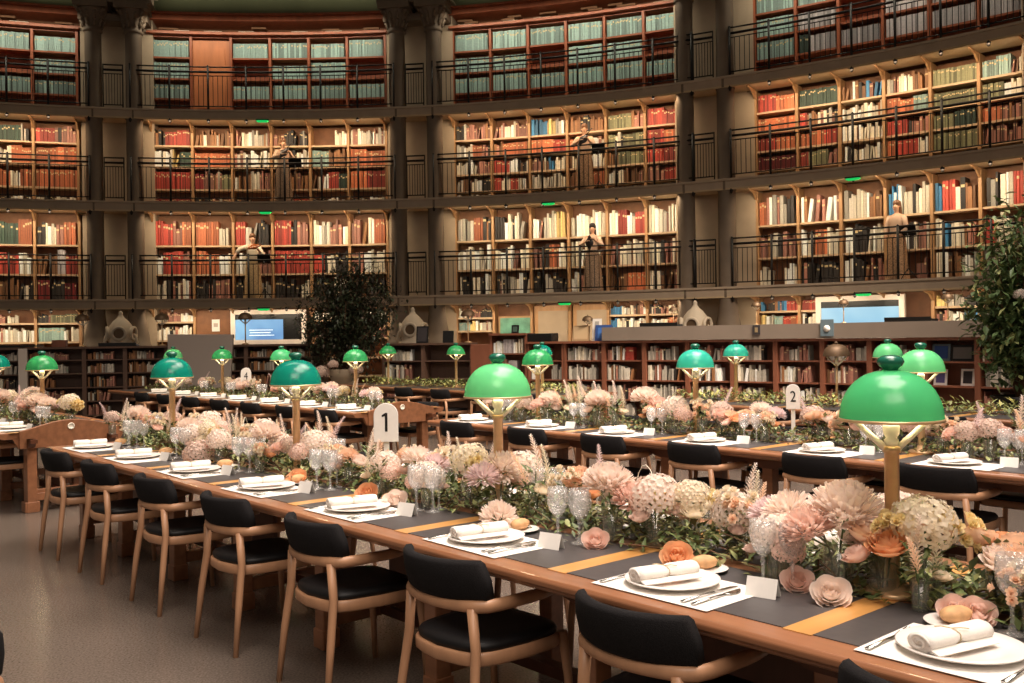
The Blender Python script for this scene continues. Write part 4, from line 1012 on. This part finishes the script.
for i in range(42):
    s = .3+i*.178+random.uniform(-.05, .05); off = random.uniform(-.10, .14)
    if min(abs(s-q) for q in L2) < .10: off = .16
    flowers(random.choice(['hydrangea', 'dusty', 'peach_mix', 'cream', 'dahlias', 'airy', 'peach_roses', 'big_peony']), 1, off, s, 'sign two table', random.uniform(.85, 1.12))
for i in range(26):
    s = 9.6+i*.285+random.uniform(-.05, .05)
    flowers(random.choice(['hydrangea', 'dusty', 'cream', 'dahlias', 'airy', 'yellow']), 1, random.uniform(-.12, .14), s, 'table behind sign one', random.uniform(.75, 1.0))
for i in range(15):
    s = 10.0+i*.29+random.uniform(-.05, .05)
    flowers(random.choice(['hydrangea', 'dusty', 'dahlias', 'cream', 'big_peony', 'yellow']), 0, random.uniform(-.1, .12), s, 'medallion table', random.uniform(.9, 1.1))
LR = {('rose', 'orange'): single('rose', 'orange', .05, 'loose_rose'), ('rose', 'blush'): single('rose', 'blush', .05, 'loose_rose'), ('rose', 'pink'): single('rose', 'pink', .045, 'loose_rose'), ('dahlia', 'blush'): single('dahlia', 'blush', .085, 'loose_dahlia'), ('hydrangea', 'dusty'): single('hydrangea', 'dusty', .10, 'loose_hydrangea')}
for px, off, k, c, l in ((976, -.10, 'rose', 'pink', 'pink rose lying behind the first bread plate'), (955, -.12, 'rose', 'pink', 'deeper pink rose lying beside the first bread plate'), (830, -.20, 'rose', 'blush', 'blush rose lying before the big peony vase'),
                         (797, -.14, 'rose', 'pink', 'pink rose lying half hidden by the dahlia vase'), (677, -.15, 'rose', 'orange', 'apricot rose lying beyond the second bread plate'), (596, -.15, 'rose', 'pink', 'small pink rose lying in the greenery past the middle lamp'),
                         (499, -.17, 'dahlia', 'blush', 'pale pink dahlia lying at the foot of the middle lamp'), (368, -.16, 'rose', 'orange', 'apricot rose lying below the number one sign'), (396, -.18, 'rose', 'blush', 'blush rose lying beside the fourth cluster of glasses'),
                         (298, -.15, 'rose', 'orange', 'apricot rose lying beyond the fifth plate'), (201, -.15, 'hydrangea', 'dusty', 'dusty rose hydrangea head lying on the table of sign one')):
    o = LR[(k, c)].put(tp(0, off, s_at(px, 0, off, .79), .765), random.uniform(0, 6), None, l, 'flower', 'loose flower heads')
    o.rotation_euler = (.75, 0, RZ+radians(40))
# greenery running down the middle of every table
def runner(t, s0, s1, n, label, mats, hw=.17, h=.10, c=.08, L=.055):
    rnd = random.Random(int(t*10+s0*7)); b = MB()
    for i in range(n):
        s = rnd.uniform(s0, s1); o_ = rnd.gauss(0, .55); o_ = max(-1.1, min(1.1, o_))
        z = .755+h*max(.02, 1-o_*o_)*rnd.uniform(.05, 1)
        T = Matrix.Translation(tp(t, c+o_*hw, s, z)) @ Matrix.Rotation(rnd.random()*6.28, 4, 'Z') @ Matrix.Rotation(rnd.uniform(-.4, 1.0), 4, 'X')
        leaf(b, T, L*rnd.uniform(.6, 1.3), L*.45*rnd.uniform(.7, 1.2), rnd.choice((0, 0, 1, 2)))
    for i in range(int(n/28)):
        s = rnd.uniform(s0, s1); o_ = rnd.uniform(-1, 1); p = tp(t, c+o_*hw, s, .762+.02*rnd.random()); a = rnd.random()*6.28
        q = [p, p+Vector((cos(a)*.1, sin(a)*.1, rnd.uniform(.0, .07))), p+Vector((cos(a+.3)*.2, sin(a+.3)*.2, rnd.uniform(0, .10)))]
        b.tube(q, [.003, .0025, .0015], 4, 3)
    o = obj('greenery_runner', b, mats, world=True); tag(o, label, 'greenery', None, 'stuff'); return o
for i in range(20):
    s = .2+i*.40+random.uniform(-.05, .05); off = random.choice((-.10, .12, .16))
    if min(abs(s-q) for q in L1) < .12: s += .17
    flowers(random.choice(['cream', 'airy', 'peach_mix', 'hydrangea', 'yellow']), 0, off, s, 'low filler, sign one table', random.uniform(.62, .8))
runner(0, -.7, 8.1, 6800, 'moss, leaf sprigs and twigs running down the middle of the table of sign one', [M['leaf'], M['leaf2'], M['moss'], M['twig']])
runner(1, -.2, 7.7, 3600, 'leaf sprigs running down the middle of the table of sign two', [M['leaf'], M['leaf2'], M['moss'], M['twig']], .18, .10, .05)
runner(1, 9.4, 17.0, 2200, 'leaf sprigs running along the table behind sign one', [M['leaf'], M['leaf2'], M['moss'], M['twig']], .18, .09, .05)
runner(0, 9.9, 14.4, 1500, 'leaf sprigs running along the medallion table beyond sign one', [M['leaf'], M['leaf2'], M['moss'], M['twig']], .18, .09, .05)
gold = mat('yellow green leaf', (186, 180, 104), .55, var=.3, scale=6); gm = [M['leaf2'], gold, M['leaf'], M['twig']]
runner(2, .6, 8.0, 2300, 'yellow green garland heaped along the rear garlanded table', gm, .22, .12, 0, .075)
runner(2, 9.8, 15.3, 1500, 'yellow green garland along the rear table near the cabinet', gm, .2, .12, 0, .075)
# low hoops of bent wire standing up among the flowers
for i, s in enumerate((1.75, 2.75, 4.0, 5.7, 6.6)):
    b = MB(); p = tp(0, .30, s, .754)
    for k in range(3):
        w = .10+.05*k; a = TH+.5*k
        b.tube([p+Vector((cos(a)*w*cos(pi*j/10), sin(a)*w*cos(pi*j/10), (.16+.05*k)*sin(pi*j/10))) for j in range(11)], .002, 4)
    tag(obj('wire_hoop_frame', b, M['cream'], world=True), 'thin pale wire hoops, %s set from the near end among the flowers' % ORD[i+1], 'hoop', 'wire hoops')

# ------------------------------------------------------------------ tall plants in urns
def tall_plant(loc, h0, c, rx, rz_, n, label, seed, pink, urn, ls=1.0):
    rnd = random.Random(seed); r = empty('potted_plant', loc, 0); tag(r, label, 'plant')
    pm, um = urn
    obj('urn', MB().lathe([(0, 0), (.24, 0), (.25, .04), (.16, .10), (.10, .3), (.09, h0*.55), (.13, h0*.62), (.27, h0*.82), (.33, h0), (.30, h0), (.24, h0*.84), (0, h0*.8)], 24), um, r)
    br = MB(); tips = []
    for i in range(34):
        a = rnd.random()*6.28; e = rnd.uniform(-.3, 1.35); L = rnd.uniform(.6, 1.0)
        t_ = Vector((rx*L*cos(e)*cos(a), rx*L*cos(e)*sin(a), c+rz_*L*sin(e)))
        br.tube([(0, 0, h0*.82), (t_.x*.3, t_.y*.3, h0+(t_.z-h0)*.5), t_], [.02, .012, .004], 5); tips.append(t_)
    obj('branch', br, M['twig'], r)
    lb = MB()
    for i in range(n):
        tcen = rnd.choice(tips) if rnd.random() < .75 else Vector((rnd.uniform(-rx, rx)*.7, rnd.uniform(-rx, rx)*.7, c+rnd.uniform(-.8, .8)*rz_))
        p = tcen*1.0; q = rnd.uniform(.35, 1.05); p = Vector((p.x*q, p.y*q, h0+(p.z-h0)*q))+Vector((rnd.gauss(0, .13), rnd.gauss(0, .13), rnd.gauss(0, .13)))
        T = Matrix.Translation(p) @ Matrix.Rotation(rnd.random()*6.28, 4, 'Z') @ Matrix.Rotation(rnd.uniform(-1.2, .8), 4, 'X')
        leaf(lb, T, rnd.uniform(.07, .13)*ls, rnd.uniform(.035, .055)*ls, 0 if rnd.random() < .78 else 1)
    obj('foliage', lb, [pm[0], pm[1]], r)
    for x, y, z, R, col in pink:
        b = bloom('hydrangea', R, rnd); b.v = [(u+x, v+y, w+z) for u, v, w in b.v]; obj('bloom', b, PET[col], r)
    return r
tall_plant((-3.3, 18.9, 0), 1.0, 2.0, 1.08, 1.12, 10000, 'tall dark leafy arrangement in a pale urn below the blue screen side', 5, [(-.35, -.5, .95, .15, 'dusty'), (-.1, -.6, 1.1, .1, 'dusty'), (.3, -.4, 1.0, .13, 'dusty')], ((M['leafd'], mat('dark brown leaf', (66, 54, 42), .5, var=.3, scale=5)), M['plaster']))
tall_plant((6.35, 12.1, 0), .75, 2.1, .66, 1.2, 5200, 'tall green leafy plant with pink blooms in front of the low bookcases', 9, [(.1, -.5, 1.85, .16, 'pink'), (.3, -.4, 1.75, .13, 'blush'), (-.2, -.45, 2.0, .08, 'blush')], ((mat('deep green leaf', (88, 110, 66), .5, var=.3, scale=5), M['leaf2']), M['iron']), 1.35)

# ------------------------------------------------------------------ performers on the galleries
def person(a, z, label, facing, hair, dress, top, armL, armR, long_hair, tilt=0, sc=1.0):
    """skinned body; facing: extra turn; arms are (elbow, wrist) points for each side"""
    r = empty('person', pol(22.40, a, z), -radians(a)+facing, sc); tag(r, label, 'person')
    V = []; Ed = []; Rr = []
    def add(p, rad, par=None):
        V.append(p); Rr.append(rad)
        if par is not None: Ed.append((par, len(V)-1))
        return len(V)-1
    pel = add((0, 0, .92), (.145, .11)); sp = add((0, 0, 1.08), (.115, .085), pel); ch_ = add((0, .0, 1.26), (.14, .095), sp); nb = add((0, 0, 1.40), (.085, .065), ch_); nk = add((0, -.008, 1.455), (.045, .045), nb); hd0 = add((0, -.015, 1.50), (.05, .055), nk)
    hd1 = add((0, -.02, 1.57), (.072, .088), hd0); hd2 = add((0, -.01, 1.64), (.066, .08), hd1)
    for sx, (el, wr) in ((-1, armL), (1, armR)):
        sh = add((sx*.165, 0, 1.37), (.048, .048), nb); e = add(el, (.036, .036), sh); w = add(wr, (.024, .024), e)
        d = (Vector(wr)-Vector(el)).normalized(); side = d.cross(Vector((0, 0, 1)));
        if side.length < .1: side = Vector((1, 0, 0))
        side.normalize()
        pm = add(tuple(Vector(wr)+d*.05), (.026, .018), w)
        for k, (f, ln) in enumerate(((-1.5, .055), (-.5, .068), (.5, .064), (1.5, .05))):
            k0 = add(tuple(Vector(wr)+d*.085+side*f*.014), (.0085, .0085), pm); k1 = add(tuple(Vector(wr)+d*(.085+ln*.55)+side*f*.016+Vector((0, 0, -.012))), (.008, .008), k0)
            add(tuple(Vector(wr)+d*(.085+ln*.9)+side*f*.016+Vector((0, 0, -.035))), (.007, .007), k1)
        t0 = add(tuple(Vector(wr)+d*.04-side*.03), (.010, .010), w); add(tuple(Vector(wr)+d*.075-side*.045), (.008, .008), t0)
    for sx in (-1, 1):
        hp = add((sx*.085, 0, .84), (.085, .085), pel); kn = add((sx*.09, -.01, .48), (.055, .055), hp); an = add((sx*.09, .01, .09), (.035, .035), kn); add((sx*.095, -.12, .035), (.032, .025), an)
    me = bpy.data.meshes.new('body'); me.from_pydata(V, Ed, []); me.update(); o = bpy.data.objects.new('body', me); COL.objects.link(o); o.parent = r
    sk = o.modifiers.new('skin', 'SKIN'); sk.use_smooth_shade = True
    for i, s_ in enumerate(me.skin_vertices[0].data): s_.radius = Rr[i]; s_.use_root = (i == 0)
    sb = o.modifiers.new('subsurf', 'SUBSURF'); sb.levels = 1; sb.render_levels = 1
    me.materials.append(M['skin'])
    def ell(z_, a_, b_, y_=0, n=22, fold=0): return [(a_*cos(2*pi*j/n)*(1+fold*cos(j*pi)), y_+b_*sin(2*pi*j/n)*(1+fold*cos(j*pi)), z_) for j in range(n)]
    obj('skirt', MB().rings([ell(1.06, .135, .105), ell(.95, .175, .14), ell(.8, .195, .165), ell(.5, .215, .19, 0, 22, .03), ell(.2, .235, .21, 0, 22, .05), ell(.015, .25, .225, 0, 22, .07)], 0, True, False), dress, r)
    obj('bodice', MB().rings([ell(1.04, .137, .107), ell(1.12, .138, .108), ell(1.26, .165, .12), ell(1.36, .15, .105), ell(1.405, .10, .08)], 0, True, False), top, r)
    for sx, (el, wr) in ((-1, armL), (1, armR)):
        e = Vector(el); s0 = Vector((sx*.15, 0, 1.375)); w = Vector(wr)
        obj('sleeve', MB().tube([s0, (s0+e)/2, e, e+(w-e)*.6], [.068, .058, .052, .044], 10), top, r)
    hb = MB(); hr = [ell(1.745, .03, .04, .01), ell(1.72, .07, .085, .012), ell(1.66, .086, .098, .02), ell(1.60, .086, .07, .045)]
    if long_hair: hr += [ell(1.48, .085, .05, .075), ell(1.32, .08, .035, .095), ell(1.22, .05, .02, .10)]
    else: hr += [ell(1.53, .06, .04, .06)]
    hb.rings(hr, 0, True, True); obj('hair', hb, hair, r)
    for sx in (-1, 1):
        obj('eye', MB().lathe([(0, -.008), (.008, -.004), (.008, .004), (0, .008)], 8, 0, Matrix.Translation((sx*.03, -.098, 1.605))), M['black'], r)
        obj('ear', MB().lathe([(0, -.02), (.012, -.01), (.014, .01), (0, .025)], 8, 0, Matrix.Translation((sx*.074, .0, 1.59))), M['skin'], r)
    obj('nose', MB().rings([[(-.010, -.098, 1.555), (.010, -.098, 1.555), (.0, -.125, 1.558)], [(-.006, -.096, 1.60), (.006, -.096, 1.60), (0, -.102, 1.60)]], 0, True), M['skin'], r)
    obj('mouth', MB().tube([(-.02, -.096, 1.535), (0, -.102, 1.533), (.02, -.096, 1.535)], .005, 6), mat('lips', (168, 84, 76), .5), r)
    return r
def violin(a, z, label, dx, dy, dz, rot, m):
    T = polM(22.42, a, z) @ Matrix.Translation((dx, dy, dz)) @ rot
    r = empty('violin', T.to_translation()); tag(r, label, 'violin')
    pts = []
    for i in range(28):
        q = 2*pi*i/28; rr = .105-.022*cos(2*q)*0+.018*cos(4*q); pts.append((rr*cos(q)*.85, rr*sin(q)*1.55))
    obj('sound_box', MB().rings([[(x*k, y*k, zz) for x, y in pts] for k, zz in ((.96, -.02), (1, -.014), (1, .014), (.96, .02))], 0, True, True, T), m, r, True)
    obj('neck', MB().tube([(0, .13, .02), (0, .30, .022), (0, .36, .01)], [.012, .011, .014], 8, 0, T), M['darkwood'], r, True)
    return r
def music_stand(a, z, label, dx):
    T = polM(22.3, a, z) @ Matrix.Translation((dx, 0, 0)); r = empty('music_stand', T.to_translation(), -radians(a)); tag(r, label, 'music stand', 'black music stands')
    for k in range(3):
        an = k*2.09; obj('leg', MB().tube([(0, 0, .25), (.2*cos(an), .2*sin(an), .0)], .010, 5), M['black'], r)
    obj('pole', MB().tube([(0, 0, .22), (0, 0, 1.05)], .011, 6), M['black'], r)
    obj('desk', MB().box((0, 0, 0), (.34, .015, .24), 0, Matrix.Translation((0, .0, 1.06)) @ Matrix.Rotation(.35, 4, 'X')), M['black'], r)
    return r
bow = ((-.30, -.10, 1.18), (-.12, -.28, 1.25)); hold = ((.26, -.12, 1.16), (.10, -.28, 1.28)); rest = ((.24, -.03, 1.10), (.16, -.20, .98)); restL = ((-.24, -.03, 1.10), (-.16, -.20, .98))
person(-1.35, 5.22, 'person in a long beaded brown dress with head bent over an instrument, middle gallery', .5, M['goldhair'], M['dressA'], M['blush'], bow, hold, False)
person(-3.5, 2.69, 'person in a cream blouse and gold skirt with one arm stretched out, lower gallery', .35, M['goldhair'], M['dressB'], M['blouse'], ((-.36, -.10, 1.30), (-.50, -.28, 1.12)), hold, False)
person(19.3, 5.22, 'person in a brown dress and pale jacket playing an instrument, middle gallery', .2, M['goldhair'], M['brownfab'], M['blush'], bow, hold, False)
person(19.75, 2.69, 'person with long dark hair holding a dark instrument to the chest, lower gallery', .1, M['hair'], M['dressA'], M['blush'], bow, hold, True)
person(38.25, 2.69, 'person with long brown hair in a brown dress leaning by the railing, lower gallery', -.2, M['goldhair'], M['brownfab'], M['blush'], restL, rest, True)
Rv = Matrix.Rotation(radians(70), 4, 'X') @ Matrix.Rotation(radians(-35), 4, 'Z')
violin(-3.5, 2.69, 'orange brown violin held by the performer with outstretched arm', .10, -.30, 1.36, Matrix.Rotation(radians(40), 4, 'X') @ Matrix.Rotation(radians(-60), 4, 'Z'), M['violin'])
violin(-1.35, 5.22, 'dark violin held by the performer in the beaded dress', .08, -.30, 1.30, Rv, M['darkwood'])
violin(19.3, 5.22, 'dark violin held by the performer in the pale jacket', .05, -.32, 1.28, Rv, M['darkwood'])
violin(19.75, 2.69, 'dark violin held upright by the dark haired performer', .0, -.32, 1.22, Matrix.Rotation(radians(90), 4, 'X') @ Matrix.Rotation(radians(180), 4, 'Z'), M['darkwood'])
for a, z, l in ((-2.7, 2.69, 'beside the performer with outstretched arm'), (-.5, 5.22, 'beside the performer in the beaded dress'), (20.3, 5.22, 'beside the performer in the pale jacket'), (38.9, 2.69, 'beside the brown haired performer')):
    music_stand(a, z, 'black music stand %s' % l, 0)

# ------------------------------------------------------------------ books: the 300 that show largest are things, the rest one mass
def pxa(Mx, w, h):
    p = Mx.to_translation(); x = 512+964.45*p.x/p.y; y = 337.5-964.45*(p.z-CAM_H)/p.y-.0137*964.45*p.x/p.y
    ok = -5 < x < 1022 and 2 < y < 400 and not (x > 955 and y > 205) and not (300 < x < 395 and y > 255)
    for pc in (98, 139.5, 397.5, 434, 684.5, 723.5):
        if abs(x-pc) < 9: ok = False
    if y > 385: ok = False
    return (964.45/p.y)**2*w*h if ok else 0
BOOKS.sort(key=lambda q: -pxa(q[0], q[1], q[3]))
def book_mb(w, d, h):
    b = MB(); n = 6; g = .0015
    pr = [(-w/2, d)] + [(-w/2*cos(pi*i/n), .012-.012*sin(pi*i/n)) for i in range(n+1)] + [(w/2, d)]
    b.rings([[(x*.97, y, 0) for x, y in pr], [(x, y, .003) for x, y in pr], [(x, y, h-.003) for x, y in pr], [(x*.97, y, h) for x, y in pr]], 0, False, True)
    return b
SHN = {0: 'lowest', 1: 'second', 2: 'third', 3: 'fourth', 4: 'fifth'}
mass = MB()
for i, (Mx, w, d, h, c, j, wh) in enumerate(BOOKS):
    if i < 300:
        bmk = book_mb(w, d, h)
        if c in 'RONLQTPKB' and (i*7) % 10 < 7:
            zz = h*(.68+.04*((i*3) % 4)); bmk.rings([[(-w*.46, .006, zz+e), (-w*.2, -.001, zz+e), (w*.2, -.001, zz+e), (w*.46, .006, zz+e)] for e in (0, h*.09)], 1, False, False, None, False)
        o = obj('book', bmk, [BM[c+str(j)], BM['lab']]); o.matrix_world = Mx
        if wh[0] == 'low': l = '%s book on the %s shelf of the %s low bookcase %s' % (CNAME[c], SHN[wh[3]], ORD[wh[2]+1], {'R': 'under the grey counter', 'L': 'in the dark run', 'M': 'by the brown cabinet'}[wh[1]])
        elif wh[1] == 4: l = '%s book lying on the cornice, %s column, %s' % (CNAME[c], ORD[wh[3]+1], BAYN[wh[0]])
        else: l = '%s book, %s shelf, %s column, %s, %s' % (CNAME[c], SHN[wh[2]], ORD[wh[3]+1], TIERN[wh[1]], BAYN[wh[0]])
        tag(o, l, 'book', 'books: '+l)
    else:
        if c in 'RONLQTPK' and (i*7) % 10 < 7:
            zz = h*(.68+.04*((i*3) % 4)); mass.add([(-w*.42, -.002, zz), (w*.42, -.002, zz), (w*.42, -.002, zz+h*.09), (-w*.42, -.002, zz+h*.09)], [(0, 1, 2, 3)], BMK.index('lab'), False, Mx)
        mass.rings([[(-w/2, 0, 0), (w/2, 0, 0), (w/2, d, 0), (-w/2, d, 0)], [(-w/2, 0, h), (w/2, 0, h), (w/2, d, h), (-w/2, d, h)]], BMK.index(c+str(j)), False, True, Mx)
tag(obj('library_books', mass, [BM[k] for k in BMK], world=True), 'thousands of library books filling the lit shelves around the room', 'books', None, 'stuff')
